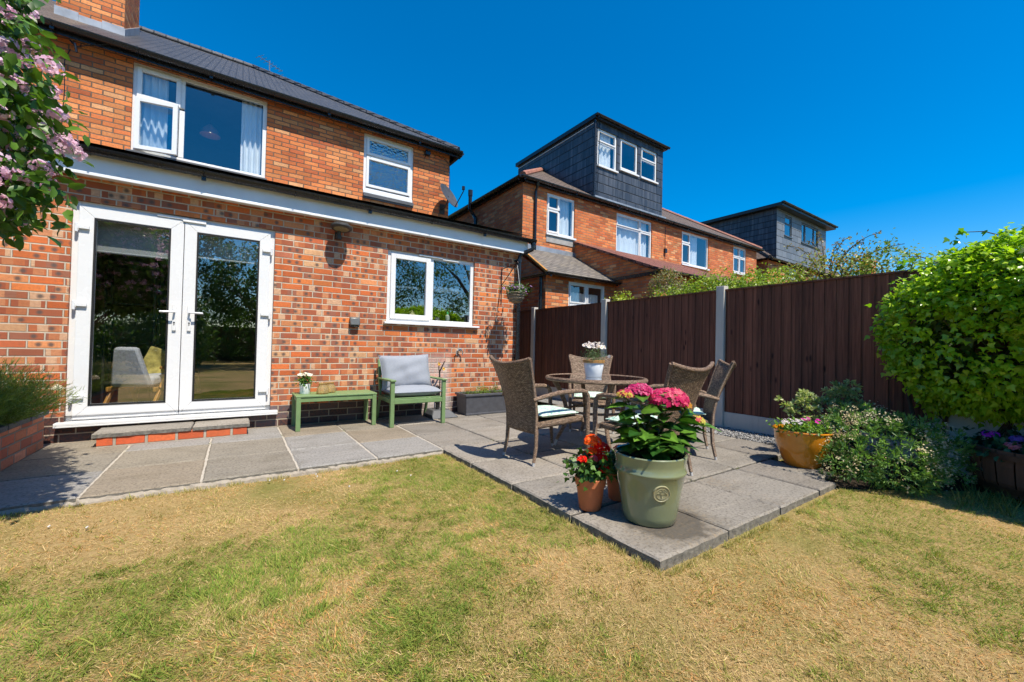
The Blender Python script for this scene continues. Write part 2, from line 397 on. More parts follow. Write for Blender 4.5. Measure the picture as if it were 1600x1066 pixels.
def slabmat(name, tones, var=.16, riven=.5, warm=(.30, .19, .08), warmk=0.0, rough=.8):
    m = NT(name); uv = m.uv()
    a = m.n('ShaderNodeAttribute', attribute_name='Rnd').outputs[2]
    base = m.ramp(a, tones, 'CONSTANT')
    st = m.n('ShaderNodeMapping', {0: uv, 3: (1.2, 5.5, 1)}).outputs[0]
    f = m.noise(st, 2.2, 7, .62, .6)
    base = m.mix(m.math('MULTIPLY_ADD', f, 1.8, -.55, clamp=True), base, m.mix(1.0, base, (1.32, 1.3, 1.27), 'MULTIPLY'))
    g = m.noise(uv, 55, 5, .7)
    base = m.mix(m.math('MULTIPLY_ADD', g, 5.0, -2.45, clamp=True), base, m.mix(1.0, base, (.34, .32, .29), 'MULTIPLY'))
    b = m.noise(uv, 3.1, 5, .6)
    base = m.mix(m.math('MULTIPLY_ADD', b, 2.4, -1.15, clamp=True), base, m.mix(1.0, base, (.62, .6, .55), 'MULTIPLY'))
    if warmk:
        w = m.math('MULTIPLY', m.math('MULTIPLY_ADD', m.noise(uv, 24, 5, .7), 3.0, -1.5, clamp=True), m.math('MULTIPLY_ADD', m.noise(uv, 1.4, 3), 4, -1.9, clamp=True))
        base = m.mix(m.math('MULTIPLY', w, warmk), base, warm)
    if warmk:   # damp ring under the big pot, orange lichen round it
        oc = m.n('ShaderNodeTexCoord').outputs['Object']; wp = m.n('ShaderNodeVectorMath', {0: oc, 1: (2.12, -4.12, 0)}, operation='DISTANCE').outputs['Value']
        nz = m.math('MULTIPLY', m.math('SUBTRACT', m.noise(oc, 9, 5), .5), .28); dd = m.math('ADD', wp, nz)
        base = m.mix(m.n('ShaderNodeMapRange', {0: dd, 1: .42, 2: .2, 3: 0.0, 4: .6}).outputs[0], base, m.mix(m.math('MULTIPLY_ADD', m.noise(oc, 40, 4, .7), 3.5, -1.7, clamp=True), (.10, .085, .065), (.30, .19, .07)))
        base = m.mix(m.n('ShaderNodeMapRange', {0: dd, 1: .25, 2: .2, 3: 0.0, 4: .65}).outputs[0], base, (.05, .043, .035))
    h = m.math('ADD', m.math('MULTIPLY', f, riven), m.math('MULTIPLY', g, .3))
    m.bsdf(base, rough, m.bump(h, .7, .012), .3)
    return m.mat
PATH_SLAB = slabmat('sandstone_flags', [(0, (.215, .19, .15)), (.3, (.235, .226, .212)), (.5, (.22, .185, .14)), (.66, (.205, .185, .152)), (.8, (.25, .243, .23)), (.9, (.19, .168, .132))], riven=.35)
PATIO_SLAB = slabmat('riven_grey_flags', [(0, (.215, .197, .172)), (.4, (.245, .222, .192)), (.75, (.19, .172, .15))], riven=.9, warmk=.75)
JOINT_D = simple('dark_joint_soil', (.05, .043, .035), .95, .3, 40, bump=.6)
JOINT_L = simple('cement_joint', (.40, .36, .30), .9, .15, 40, bump=.5)

def lawnmat():
    m = NT('dry_lawn'); uv = m.uv()
    a = m.noise(uv, .9, 6, .62); b = m.noise(uv, 26, 6, .75)
    c = m.mix(m.math('MULTIPLY_ADD', a, 4.5, -1.9, clamp=True), (.46, .33, .155), (.22, .22, .06))
    c = m.mix(m.math('MULTIPLY_ADD', b, 2.2, -.6, clamp=True), m.mix(1.0, c, (.6, .55, .45), 'MULTIPLY'), c)
    m.bsdf(c, .95, m.bump(b, 1.0, .02), .1); return m.mat
LAWN = lawnmat()
def soilmat(name, c0, c1):
    m = NT(name); uv = m.uv(); a = m.noise(uv, 14, 8, .75)
    m.bsdf(m.mix(m.math('MULTIPLY_ADD', a, 2, -.5, clamp=True), c0, c1), .95, m.bump(a, 1, .04), .1); return m.mat
SOIL = soilmat('dark_soil', (.018, .013, .009), (.06, .045, .032))
GROUNDM = soilmat('far_garden_ground', (.09, .10, .035), (.2, .17, .08))

# ---------------------------------------------------------------- camera, light, sky
def setup():
    f, yaw, pt, ro = 639.869, math.radians(34.1138), math.radians(.8708), math.radians(1.2398)
    fw = Vector((math.sin(yaw) * math.cos(pt), math.cos(yaw) * math.cos(pt), math.sin(pt)))
    r0 = Vector((math.cos(yaw), -math.sin(yaw), 0)); u0 = r0.cross(fw)
    r = r0 * math.cos(ro) + u0 * math.sin(ro); u = -r0 * math.sin(ro) + u0 * math.cos(ro)
    cam = bpy.data.cameras.new('camera'); o = bpy.data.objects.new('camera', cam); COL.objects.link(o)
    cam.sensor_width = 36; cam.sensor_fit = 'HORIZONTAL'; cam.lens = f / 1600 * 36; cam.clip_end = 2000; cam.clip_start = .02
    m = Matrix((r, u, -fw)).transposed().to_4x4(); m.translation = Vector((0, -5.6, 1.0)); o.matrix_world = m
    S.camera = o
    L = bpy.data.lights.new('sun', 'SUN'); L.energy = 5.0; L.angle = math.radians(.53); L.color = (1, .92, .79)
    s = bpy.data.objects.new('sun', L); COL.objects.link(s)
    d = Vector((-.16, 1, -1.75)).normalized(); s.rotation_euler = d.to_track_quat('-Z', 'Y').to_euler(); s.location = (2, -8, 14)
    w = bpy.data.worlds.new('World'); S.world = w; w.use_nodes = True; t = w.node_tree; t.nodes.clear()
    sk = t.nodes.new('ShaderNodeTexSky'); sk.sky_type = 'NISHITA'; sk.sun_disc = False
    el = math.asin(-d.z); sk.sun_elevation = el; sk.sun_rotation = math.atan2(-d.x, -d.y); sk.altitude = 60; sk.air_density = 1.0; sk.dust_density = .45; sk.ozone_density = 3.5
    hs = t.nodes.new('ShaderNodeHueSaturation'); hs.inputs['Saturation'].default_value = 1.56; hs.inputs['Value'].default_value = 1.0; hs.inputs['Hue'].default_value = .4985
    bg = t.nodes.new('ShaderNodeBackground'); bg.inputs[1].default_value = .13
    ou = t.nodes.new('ShaderNodeOutputWorld')
    t.links.new(sk.outputs[0], hs.inputs['Color']); t.links.new(hs.outputs[0], bg.inputs[0]); t.links.new(bg.outputs[0], ou.inputs[0])
    S.view_settings.view_transform = 'Standard'; S.view_settings.look = 'None'; S.view_settings.exposure = .54; S.view_settings.gamma = 1
    S.cycles.use_denoising = True
    S.cycles.max_bounces = 8; S.cycles.transparent_max_bounces = 16; S.cycles.sample_clamp_indirect = 6
    S.cycles.use_adaptive_sampling = True; S.cycles.adaptive_threshold = .02
setup()

# ---------------------------------------------------------------- builders for walls, windows, roofs
def wall_y(name, x0, x1, z0, z1, y, holes, mat, parent, depth=.11, side=-1):
    """wall facing -Y at plane y, with real reveals round each opening"""
    xs = sorted({x0, x1, *[h[0] for h in holes], *[h[1] for h in holes]}); zs = sorted({z0, z1, *[h[2] for h in holes], *[h[3] for h in holes]})
    b = MB()
    for i in range(len(xs) - 1):
        for j in range(len(zs) - 1):
            cx = (xs[i] + xs[i + 1]) / 2; cz = (zs[j] + zs[j + 1]) / 2
            if any(h[0] < cx < h[1] and h[2] < cz < h[3] for h in holes): continue
            b.quad((xs[i], y, zs[j]), (xs[i + 1], y, zs[j]), (xs[i + 1], y, zs[j + 1]), (xs[i], y, zs[j + 1]))
    for (a, c, d, e) in holes:
        Y = y + depth
        b.quad((a, y, d), (a, Y, d), (a, Y, e), (a, y, e)); b.quad((c, y, d), (c, y, e), (c, Y, e), (c, Y, d))
        b.quad((a, y, e), (a, Y, e), (c, Y, e), (c, y, e)); b.quad((a, y, d), (c, y, d), (c, Y, d), (a, Y, d))
    return b.build(name, mat, parent)
def ring(b, x0, x1, z0, z1, y0, y1, w):
    b.box(x0, x0 + w, y0, y1, z0, z1); b.box(x1 - w, x1, y0, y1, z0, z1)
    b.box(x0 + w, x1 - w, y0, y1, z0, z0 + w); b.box(x0 + w, x1 - w, y0, y1, z1 - w, z1)
def window(parent, x0, x1, z0, z1, y, lights, fw=.055, frame=None, glass=None, inset=.035, name='window', lit=None, bev=.004):
    """lights: (x0,x1,z0,z1,sash width or 0)"""
    frame = frame or WHITE; glass = glass or GLASS_UP
    b = MB(); ya = y + inset; yb = ya + .065
    ring(b, x0, x1, z0, z1, ya, yb, fw)
    xs = sorted({l[0] for l in lights} | {l[1] for l in lights})
    panes = []
    for (a, c, d, e, sw) in lights:
        # mullion/transom strips fill between lights
        if sw:
            ring(b, a - .012, c + .012, d - .012, e + .012, ya - .018, ya + .03, sw); panes.append((a + sw - .02, c - sw + .02, d + sw - .02, e - sw + .02))
        else: panes.append((a, c, d, e))
    # mullions between neighbouring lights
    for i, p in enumerate(lights):
        for q in lights[i + 1:]:
            if abs(p[1] - q[0]) < .12 and p[1] <= q[0] and min(p[3], q[3]) - max(p[2], q[2]) > .02:
                b.box(p[1], q[0], ya + .003, yb - .003, max(p[2], q[2]), min(p[3], q[3]))
            if abs(q[1] - p[0]) < .12 and q[1] <= p[0] and min(p[3], q[3]) - max(p[2], q[2]) > .02:
                b.box(q[1], p[0], ya + .003, yb - .003, max(p[2], q[2]), min(p[3], q[3]))
            if abs(p[3] - q[2]) < .12 and p[3] <= q[2] and min(p[1], q[1]) - max(p[0], q[0]) > .02:
                b.box(max(p[0], q[0]), min(p[1], q[1]), ya + .004, yb - .004, p[3], q[2])
            if abs(q[3] - p[2]) < .12 and q[3] <= p[2] and min(p[1], q[1]) - max(p[0], q[0]) > .02:
                b.box(max(p[0], q[0]), min(p[1], q[1]), ya + .004, yb - .004, q[3], p[2])
    w = b.build(name, frame, parent, bevel=bev)
    for (a, c, d, e) in panes:
        MB().quad((a - .01, ya + .012, d - .01), (c + .01, ya + .012, d - .01), (c + .01, ya + .012, e + .01), (a - .01, ya + .012, e + .01)).build('pane', glass, w)
    return w
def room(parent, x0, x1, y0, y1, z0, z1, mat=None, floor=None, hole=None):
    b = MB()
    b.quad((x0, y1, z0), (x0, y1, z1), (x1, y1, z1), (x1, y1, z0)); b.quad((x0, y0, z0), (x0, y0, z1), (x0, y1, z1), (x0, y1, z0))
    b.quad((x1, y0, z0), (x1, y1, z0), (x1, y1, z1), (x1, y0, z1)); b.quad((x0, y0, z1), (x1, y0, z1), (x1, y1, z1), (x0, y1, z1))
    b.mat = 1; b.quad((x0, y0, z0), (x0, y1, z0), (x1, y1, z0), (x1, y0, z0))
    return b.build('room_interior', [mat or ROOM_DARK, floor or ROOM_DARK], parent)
def curtain(parent, x0, x1, z0, z1, y, folds=7, amp=.03, mat=None):
    amp = .022; folds *= .8
    def fn(u, v): return (x0 + (x1 - x0) * u, y + amp * math.sin(u * folds * 2 * PI) + .01 * math.sin(u * 23 + v * 3), z0 + (z1 - z0) * v)
    return MB().grid(fn, int(folds * 8), 3).build('curtain', mat or CURT, parent, smooth=True, ang=80)
def gutter(b, p0, p1, r=.058, n=10):
    """half-round gutter between two points (open top)"""
    p0 = Vector(p0); p1 = Vector(p1); d = (p1 - p0).normalized(); s = d.cross(Vector((0, 0, 1))).normalized()
    vs = []; fs = []
    for p in (p0, p1):
        for j in range(n + 1):
            a = PI + PI * j / n
            vs.append(p + s * r * math.cos(a) + Vector((0, 0, 1)) * r * math.sin(a))
        for j in range(n, -1, -1):
            a = PI + PI * j / n
            vs.append(p + s * (r - .006) * math.cos(a) + Vector((0, 0, 1)) * (r - .006) * math.sin(a))
    k = 2 * (n + 1)
    for j in range(k): fs.append((j, (j + 1) % k, k + (j + 1) % k, k + j))
    b.add(vs, fs)
    for q, e in ((p0, -1), (p1, 1)):   # stop ends
        b.add([q + s * r * math.cos(PI + PI * j / n) + Vector((0, 0, 1)) * r * math.sin(PI + PI * j / n) for j in range(n + 1)], [tuple(range(n + 1))])
    L = (p1 - p0).length; m = max(1, int(L / .85))
    for i in range(m + 1):             # brackets and unions
        q = p0 + d * (.1 + (L - .2) * i / m)
        b.tube([q + s * (r + .004) * math.cos(PI + PI * j / 8) + Vector((0, 0, 1)) * ((r + .004) * math.sin(PI + PI * j / 8)) for j in range(9)], .007, 5)
        if i % 2 == 0: b.box(q.x - .02 if abs(d.x) > .5 else q.x - .015, q.x + .02 if abs(d.x) > .5 else q.x + .015, q.y - .015, q.y + .015, q.z - r - .035, q.z - r + .004)

# ---------------------------------------------------------------- ground, path, patio
g = MB(); g.quad((-600, -600, -.14), (600, -600, -.14), (600, 600, -.14), (-600, 600, -.14)); tag(g.build('ground', GROUNDM), kind='structure')
g = MB()
def lawn_h(x, y): return -.052 + .010 * math.sin(x * 1.7 + 1) * math.cos(y * 1.3) - .02 * max(0, min(1, (-y - 4) / 3))
g.grid(lambda u, v: (-7 + 12.38 * u, -26 + 26.1 * v, lawn_h(-7 + 12.38 * u, -26 + 26.1 * v)), 60, 100)
tag(g.build('lawn', LAWN, smooth=True), kind='structure')

SLAB_SIDE = simple('broken_slab_edge', (.15, .14, .122), .95, .45, 30, bump=1.0, bscale=70)
def slabs(name, rects, mat, bed, th=.045, seed=1, kind='structure'):
    R = random.Random(seed); vs = []; fs = []; rnd = []; mi = []
    for (x0, x1, y0, y1) in rects:
        dz = [R.uniform(-.003, .003) for _ in range(4)]; c = .011; k = R.random(); b = len(vs)
        j = lambda: R.uniform(-.003, .003)
        o = [(x0 + j(), y0 + j()), (x1 + j(), y0 + j()), (x1 + j(), y1 + j()), (x0 + j(), y1 + j())]
        # subdivided rough outline so edges look hand-cut
        ring_ = []
        for i in range(4):
            a = o[i]; e = o[(i + 1) % 4]; n = 14
            for q in range(n):
                t = q / n; nx = -(e[1] - a[1]); ny = e[0] - a[0]; l = math.hypot(nx, ny); w = R.uniform(-.004, .003) if q else 0
                z = dz[i] * (1 - t) + dz[(i + 1) % 4] * t
                ring_.append((a[0] + (e[0] - a[0]) * t + nx / l * w, a[1] + (e[1] - a[1]) * t + ny / l * w, z))
        n = len(ring_); cx = (x0 + x1) / 2; cy = (y0 + y1) / 2
        for (x, y, z) in ring_:
            sx = c if x < cx else -c; sy = c if y < cy else -c
            ix = min(max(x, x0 + c), x1 - c); iy = min(max(y, y0 + c), y1 - c)
            vs.append((ix, iy, z))
        for (x, y, z) in ring_: vs.append((x, y, z - c * .8))
        for (x, y, z) in ring_: vs.append((x, y, z - th))
        fs.append(tuple(b + i for i in range(n)))
        for i in range(n):
            q = (i + 1) % n
            fs.append((b + i, b + n + i, b + n + q, b + q)); fs.append((b + n + i, b + 2 * n + i, b + 2 * n + q, b + n + q)); mi.append(len(fs) - 1)
        rnd += [k] * (3 * n)
    me = bpy.data.meshes.new(name); me.from_pydata(vs, [], fs); me.materials.append(mat); me.materials.append(SLAB_SIDE); uvproject(me)
    for q in mi: me.polygons[q].material_index = 1
    # shift uv per slab so the stone grain differs between slabs
    at = me.attributes.new('Rnd', 'FLOAT', 'POINT'); at.data.foreach_set('value', rnd)
    l = me.uv_layers['UVMap']; vi = [lp.vertex_index for lp in me.loops]
    for i, d in enumerate(l.data): d.uv = (d.uv[0] + rnd[vi[i]] * 37, d.uv[1] + rnd[vi[i]] * 11)
    o = bpy.data.objects.new(name, me); COL.objects.link(o); return tag(o, kind=kind)
J = .0065
XS = [-2.05, -1.43, -.79, -.17, .45, 1.07, 1.70]; YS = [0.0, -.66, -1.29, -1.945]
rects = [(XS[i] + J, XS[i + 1] - J, YS[j + 1] + J, YS[j] - J) for i in range(len(XS) - 1) for j in range(3)]
slabs('path', rects, PATH_SLAB, None, seed=11)
J = .011
XP = [1.70, 2.335, 2.97, 3.595, 4.25, 4.88]; YP = [0.0, -.6, -1.24, -1.87, -2.49, -3.12, -3.755, -4.385]
rects = []
for i in range(5):
    for j in range(7):
        x0, x1, y0, y1 = XP[i] + J, XP[i + 1] - J, YP[j + 1] + J, YP[j] - J
        if i == 3 and j == 6: rects.append((x0, 3.915, y0, y1)); rects.append((3.93, 4.2, y0 + .11, y1)); continue
        if i == 4 and j >= 6: continue
        rects.append((x0, x1, y0, y1))
slabs('patio', rects, PATIO_SLAB, None, th=.085, seed=5)
b = MB(); b.box(1.72, 4.86, -3.74, -.01, -.13, -.014); b.box(1.72, 3.9, -4.36, -3.73, -.132, -.0142); tag(b.build('patio_bed', JOINT_D), kind='structure')
b = MB(); b.box(-2.1, 1.715, -1.93, -.012, -.13, -.0085); tag(b.build('path_bed', JOINT_L), kind='structure')
# crumbly mortar haunch along the lawn side of the path
R = random.Random(3); b = MB(); prev = None; pts = []
x = -2.0
while x < 1.72: pts.append((x, -1.945 - R.uniform(.0, .02), -.036 + R.uniform(-.01, .006))); x += R.uniform(.015, .04)
for i in range(len(pts) - 1):
    a, c = pts[i], pts[i + 1]; b.quad((a[0], -1.93, -.014), (a[0], a[1], a[2]), (c[0], c[1], c[2]), (c[0], -1.93, -.014)); b.quad((a[0], a[1], a[2]), (a[0], a[1] - .01, -.09), (c[0], c[1] - .01, -.09), (c[0], c[1], c[2]))
tag(b.build('path_edging', MORTAR), kind='structure')
b = MB(); b.grid(lambda u, v: (4.86 + .6 * u, -3.9 + 5.9 * v, -.02 + .008 * math.sin(u * 9 + v * 31)), 6, 60); tag(b.build('gravel_bed', soilmat('gravel_fines', (.12, .115, .11), (.34, .33, .31))), kind='structure')
b = MB(); b.grid(lambda u, v: (3.93 + 1.5 * u, -3.8 - (.62 + .62 * 1.5 * u) * v, -.025 + .012 * math.sin(u * 13 + v * 17) - .04 * (v > .97)), 14, 30)
tag(b.build('soil_bed', SOIL), kind='structure')
# gravel stones
R = np.random.RandomState(4); n = 5200
gx = 4.9 + .55 * R.rand(n); gy = -3.95 + 2.6 * R.rand(n) ** .8; gz = -.012 + .014 * R.rand(n)
tv = np.array([(1, 0, 0), (0, 1, 0), (-1, 0, 0), (0, -1, 0), (0, 0, .7), (0, 0, -.7)]); tf = [(0, 1, 4), (1, 2, 4), (2, 3, 4), (3, 0, 4), (1, 0, 5), (2, 1, 5), (3, 2, 5), (0, 3, 5)]
sz = (.006 + .009 * R.rand(n)); an = R.rand(n) * 6.28; ct, st_ = np.cos(an), np.sin(an)
V = tv[None] * sz[:, None, None] * (1 + .5 * R.rand(n, 6, 1)); V = np.stack([V[..., 0] * ct[:, None] - V[..., 1] * st_[:, None], V[..., 0] * st_[:, None] + V[..., 1] * ct[:, None], V[..., 2]], -1)
V += np.stack([gx, gy, gz], 1)[:, None]
me = bpy.data.meshes.new('gravel'); me.vertices.add(n * 6); me.vertices.foreach_set('co', V.astype(np.float32).ravel())
idx = (np.array(tf).ravel()[None] + (np.arange(n) * 6)[:, None]).ravel(); me.loops.add(len(idx)); me.loops.foreach_set('vertex_index', idx.astype(np.int32))
me.polygons.add(n * 8); me.polygons.foreach_set('loop_start', (np.arange(n * 8) * 3).astype(np.int32)); me.polygons.foreach_set('loop_total', np.full(n * 8, 3, np.int32)); me.update(calc_edges=True)
cc = np.ones((n, 6, 4), np.float32); tone = .08 + .30 * R.rand(n) ** 1.5; cc[:, :, :3] = (tone[:, None] * np.array([1, .98, .95])[None])[:, None, :]
me.color_attributes.new('Col', 'FLOAT_COLOR', 'POINT').data.foreach_set('color', cc.ravel())
mm = NT('gravel_stone'); mm.bsdf(mm.n('ShaderNodeAttribute', attribute_name='Col').outputs[0], .8); me.materials.append(mm.mat)
o = bpy.data.objects.new('gravel', me); COL.objects.link(o); tag(o, 'loose pale grey gravel strip between the patio and the fence', 'gravel', kind='stuff')
# ================================================================ OUR HOUSE
H = thing('brick_house', 'near red brick semi with white french doors and single storey rear extension', 'house', (0, 0, 0))
wall_y('extension_wall', -9, 3.93, .25, 2.74, 0, [(-1.32, .37, .25, 2.33), (1.71, 3.065, 1.30, 2.315)], EXT_BRICK, H)
b = MB(); b.quad((3.93, 0, -.1), (3.93, 2.5, -.1), (3.93, 2.5, 3.3), (3.93, 0, 2.74)); b.build('side_wall', EXT_BRICK, H)
wall_y('plinth', -9, 3.93, -.1, .25, 0.0, [(-1.32, .37, .17, .25)], BLUE_BRICK, H)
b = MB(); b.quad((3.75, 2.5, 3.2), (3.75, 9.6, 3.2), (3.75, 9.6, 5.25), (3.75, 2.5, 5.25)); b.quad((-9, 9.6, 0), (3.75, 9.6, 0), (3.75, 9.6, 5.2), (-9, 9.6, 5.2)); b.quad((3.75, 2.5, 0), (3.75, 9.6, 0), (3.75, 9.6, 3.2), (3.75, 2.5, 3.2)); b.build('gable_wall', OLD_BRICK, H)
wall_y('upper_wall', -9, 3.75, 3.3, 5.16, 2.5, [(-1.34, .36, 3.75, 5.09), (1.96, 2.95, 3.9, 5.07)], OLD_BRICK, H)
# extension roof
b = MB(); b.quad((-9, -.2, 2.835), (4.05, -.2, 2.835), (4.05, 2.5, 3.66), (-9, 2.5, 3.66)); b.quad((-9, -.2, 2.81), (-9, 2.5, 3.63), (4.05, 2.5, 3.63), (4.05, -.2, 2.81)); b.build('extension_roof', ROOF_LEAN, H)
b = MB(); b.box(-9, 3.98, -.135, -.115, 2.55, 2.80); b.box(-9, 3.98, -.1148, -.001, 2.56, 2.575)
b.box(-9, 3.985, -.143, -.1352, 2.545, 2.575)
for x in np.arange(-1.6, 3.9, .62):
    for q in (0, .08): b.box(x + q - .006, x + q + .006, -.146, -.135, 2.585, 2.597)
b.build('fascia', FASCIA, H, bevel=.003)
b = MB(); gutter(b, (-9, -.195, 2.80), (4.08, -.195, 2.775)); b.build('gutter', BLACK_PL, H, smooth=True)
# down pipe with swan neck
b = MB(); b.tube([(4.04, -.195, 2.74), (4.04, -.195, 2.66), (4.03, -.19, 2.62), (3.9, -.11, 2.55), (3.86, -.08, 2.50), (3.85, -.075, 2.42), (3.85, -.075, -.02)], .034, 14)
for z in (2.40, 1.6, .8, .1): b.tube([(3.85, -.075, z), (3.85, -.075, z + .05)], .040, 14); b.box(3.80, 3.90, -.04, -.004, z + .01, z + .04)
b.tube([(4.04, -.195, 2.70), (4.04, -.195, 2.75)], .043, 12); b.build('downpipe', BLACK_PL, H, smooth=True)
# ---- french doors
D = MB(); D.box(-1.32, -1.265, .035, .10, .2, 2.33); D.box(.315, .37, .035, .10, .2, 2.33); D.box(-1.265, .315, .035, .10, 2.275, 2.33); D.box(-1.265, .315, .035, .10, .2, .235)
door = D.build('french_door', WHITE, H, bevel=.004)
b = MB(); b.box(-1.37, .44, -.085, .10, .172, .198); b.box(-1.37, .44, -.085, -.078, .155, .172); b.build('door_sill', WHITE, H, bevel=.004)
def leaf(x0, x1, hx, meet):
    b = MB(); w = .118; ya, yb = .012, .075
    # mitred leaf frame
    z0, z1 = .215, 2.285
    P = lambda y: [(x0, y, z0), (x1, y, z0), (x1, y, z1), (x0, y, z1), (x0 + w, y, z0 + w + .02), (x1 - w, y, z0 + w + .02), (x1 - w, y, z1 - w), (x0 + w, y, z1 - w)]
    for i in range(4):
        j = (i + 1) % 4; A = P(ya); B = P(yb)
        # tiny gap at the mitre makes the joint line visible
        def sh(p, q, t=.0007): return tuple(p[k] + (q[k] - p[k]) * t for k in range(3))
        a, c, d, e = sh(A[i], A[j]), sh(A[j], A[i]), sh(A[4 + j], A[4 + i]), sh(A[4 + i], A[4 + j])
        a2, c2, d2, e2 = sh(B[i], B[j]), sh(B[j], B[i]), sh(B[4 + j], B[4 + i]), sh(B[4 + i], B[4 + j])
        b.hexa([a, c, c2, a2, e, d, d2, e2])
    o = b.build('door_leaf', WHITE, door, bevel=.003)
    g = MB(); ring(g, x0 + w - .012, x1 - w + .012, z0 + w + .008, z1 - w + .012, ya - .004, ya + .012, .016); g.build('glazing_bead', RUBBER, door)
    MB().quad((x0 + w, .03, z0 + w), (x1 - w, .03, z0 + w), (x1 - w, .03, z1 - w), (x0 + w, .03, z1 - w)).build('pane', GLASS, door)
    b = MB(); px = meet; b.box(px - .016, px + .016, -.006, .011, 1.10, 1.38); s = -1 if px < -.475 else 1
    b.tube([(px, .01, 1.295), (px, -.045, 1.295), (px + s * .02, -.052, 1.295), (px + s * .118, -.05, 1.293)], .0095, 10)
    b.mat = 1; b.box(px - .004, px + .004, -.008, -.0055, 1.155, 1.175); b.tube([(px, -.009, 1.185), (px, -.005, 1.185)], .008, 10)
    b.build('handle', [WHITE, BLACK_PL], door, bevel=.002, smooth=True)
    for z in (.43, 1.32, 2.07):
        b = MB(); s = -1 if hx < -.5 else 1; b.box(min(hx, hx - s * .09), max(hx, hx - s * .09), -.012, .012, z - .016, z + .02); b.tube([(hx, -.006, z - .05), (hx, -.006, z + .035)], .0125, 10)
        b.build('hinge', WHITE, door, bevel=.003, smooth=True)
leaf(-1.272, -.478, -1.285, -.535); leaf(-.472, .322, .335, -.41)
b = MB(); b.box(-.70, -.29, .002, .03, 2.288, 2.312); b.box(-.49, -.29, -.003, .028, 2.27, 2.287); b.build('trickle_vent', WHITE, H, bevel=.003)
# ---- kitchen window
kw = window(H, 1.71, 3.065, 1.315, 2.315, 0, [(1.775, 2.335, 1.375, 2.26, .068), (2.40, 3.01, 1.37, 2.26, 0)], .055, glass=GLASS, name='kitchen_window')
b = MB(); b.box(1.67, 3.14, -.06, .1, 1.285, 1.312); b.build('window_sill', WHITE, H, bevel=.004)
b = MB(); b.box(2.16, 2.53, .004, .03, 2.285, 2.306); b.box(2.53, 2.8, .008, .03, 2.27, 2.284); b.build('trickle_vent', WHITE, H, bevel=.003)
# ---- upper windows
w = window(H, -1.34, .36, 3.76, 5.09, 2.5, [(-1.28, -.80, 4.60, 5.03, .055), (-1.28, -.80, 3.82, 4.56, 0), (-.735, .30, 3.83, 5.03, 0)], .06, name='bedroom_window')
for c in list(w.children):
    pass
# opened casement, hinged on its left edge
b = MB(); ring(b, 0, .51, 0, .77, -.03, .02, .06); s = b.build('open_casement', WHITE, w, bevel=.004, loc=(-1.30, 2.505, 3.80), rz=-math.radians(11))
MB().quad((.05, -.005, .05), (.46, -.005, .05), (.46, -.005, .72), (.05, -.005, .72)).build('pane', GLASS_UP, w, loc=(-1.30, 2.505, 3.80), rz=-math.radians(11))
b = MB(); b.box(-1.38, .38, 2.44, 2.5, 3.70, 3.758); b.build('window_sill', DARK_SILL, H, bevel=.004)
curtain(w, -1.28, -.95, 3.78, 5.06, 2.68, 5, .025); curtain(w, .0, .30, 3.78, 5.06, 2.68, 5, .025)
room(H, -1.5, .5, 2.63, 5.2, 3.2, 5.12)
w2 = window(H, 1.96, 2.95, 3.97, 5.07, 2.5, [(2.03, 2.88, 4.68, 5.0, .05), (2.03, 2.88, 4.06, 4.62, .05)], .06, glass=GLASS_OBS, name='bathroom_window')
b = MB(); b.box(1.965, 2.945, 2.50, 2.6, 3.90, 3.968); b.mat = 1; b.box(1.96, 2.95, 2.44, 2.61, 3.83, 3.898); b.box(1.96, 2.95, 2.46, 2.6, 3.80, 3.829); b.build('window_sill', [WHITE, DARK_SILL], H, bevel=.004)
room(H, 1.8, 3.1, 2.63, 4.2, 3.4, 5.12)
# ---- main roof
yr, zr, ye, ze, xe = 6.0, 7.55, 2.30, 5.20, 3.90
b = MB(); b.quad((-1.98, ye, ze), (xe, ye, ze), (.2, yr, zr), (-1.98, yr, zr)); b.quad((xe, ye, ze), (xe, 2 * yr - ye, ze), (.2, yr, zr)); b.quad((xe, 2 * yr - ye, ze), (-1.98, 2 * yr - ye, ze), (-1.98, yr, zr), (.2, yr, zr))
roof = b.build('roof', ROOF_NEW, H)
b = MB(); b.quad((-9, ye, ze - .004), (-1.98, ye, ze - .004), (-1.98, yr, zr - .004), (-9, yr, zr - .004)); b.quad((-1.98, 2 * yr - ye, ze), (-9, 2 * yr - ye, ze), (-9, yr, zr), (-1.98, yr, zr)); tag(b.build('old_roof', ROOF_OLD, H), 'weathered brown roof slope left of the chimney')
b = MB()
def ridge(b, p0, p1, seg=.33, r=.085):
    p0 = Vector(p0); p1 = Vector(p1); n = max(1, int((p1 - p0).length / seg))
    for i in range(n):
        a = p0.lerp(p1, i / n); c = p0.lerp(p1, (i + 1) / n + .004)
        b.tube([a, c], [r * .93, r], 8)
ridge(b, (xe - .03, ye + .03, ze + .0), (.2, yr, zr)); ridge(b, (.2, yr, zr), (-1.98, yr, zr)); b.build('ridge_tiles', ROOF_NEW, H, smooth=True)
b = MB(); b.box(-9, 3.86, 2.36, 2.5, 5.135, 5.15); b.box(-9, 3.88, 2.345, 2.36, 5.06, 5.19); b.box(3.86, 3.88, 2.36, 9.6, 5.06, 5.19); b.build('eaves_board', BLACK_PL, H)
b = MB(); gutter(b, (-9, 2.285, 5.17), (3.94, 2.285, 5.165), .062); gutter(b, (3.94, 2.3, 5.16), (3.94, 9.6, 5.16), .062); b.build('upper_gutter', BLACK_PL, H, smooth=True)
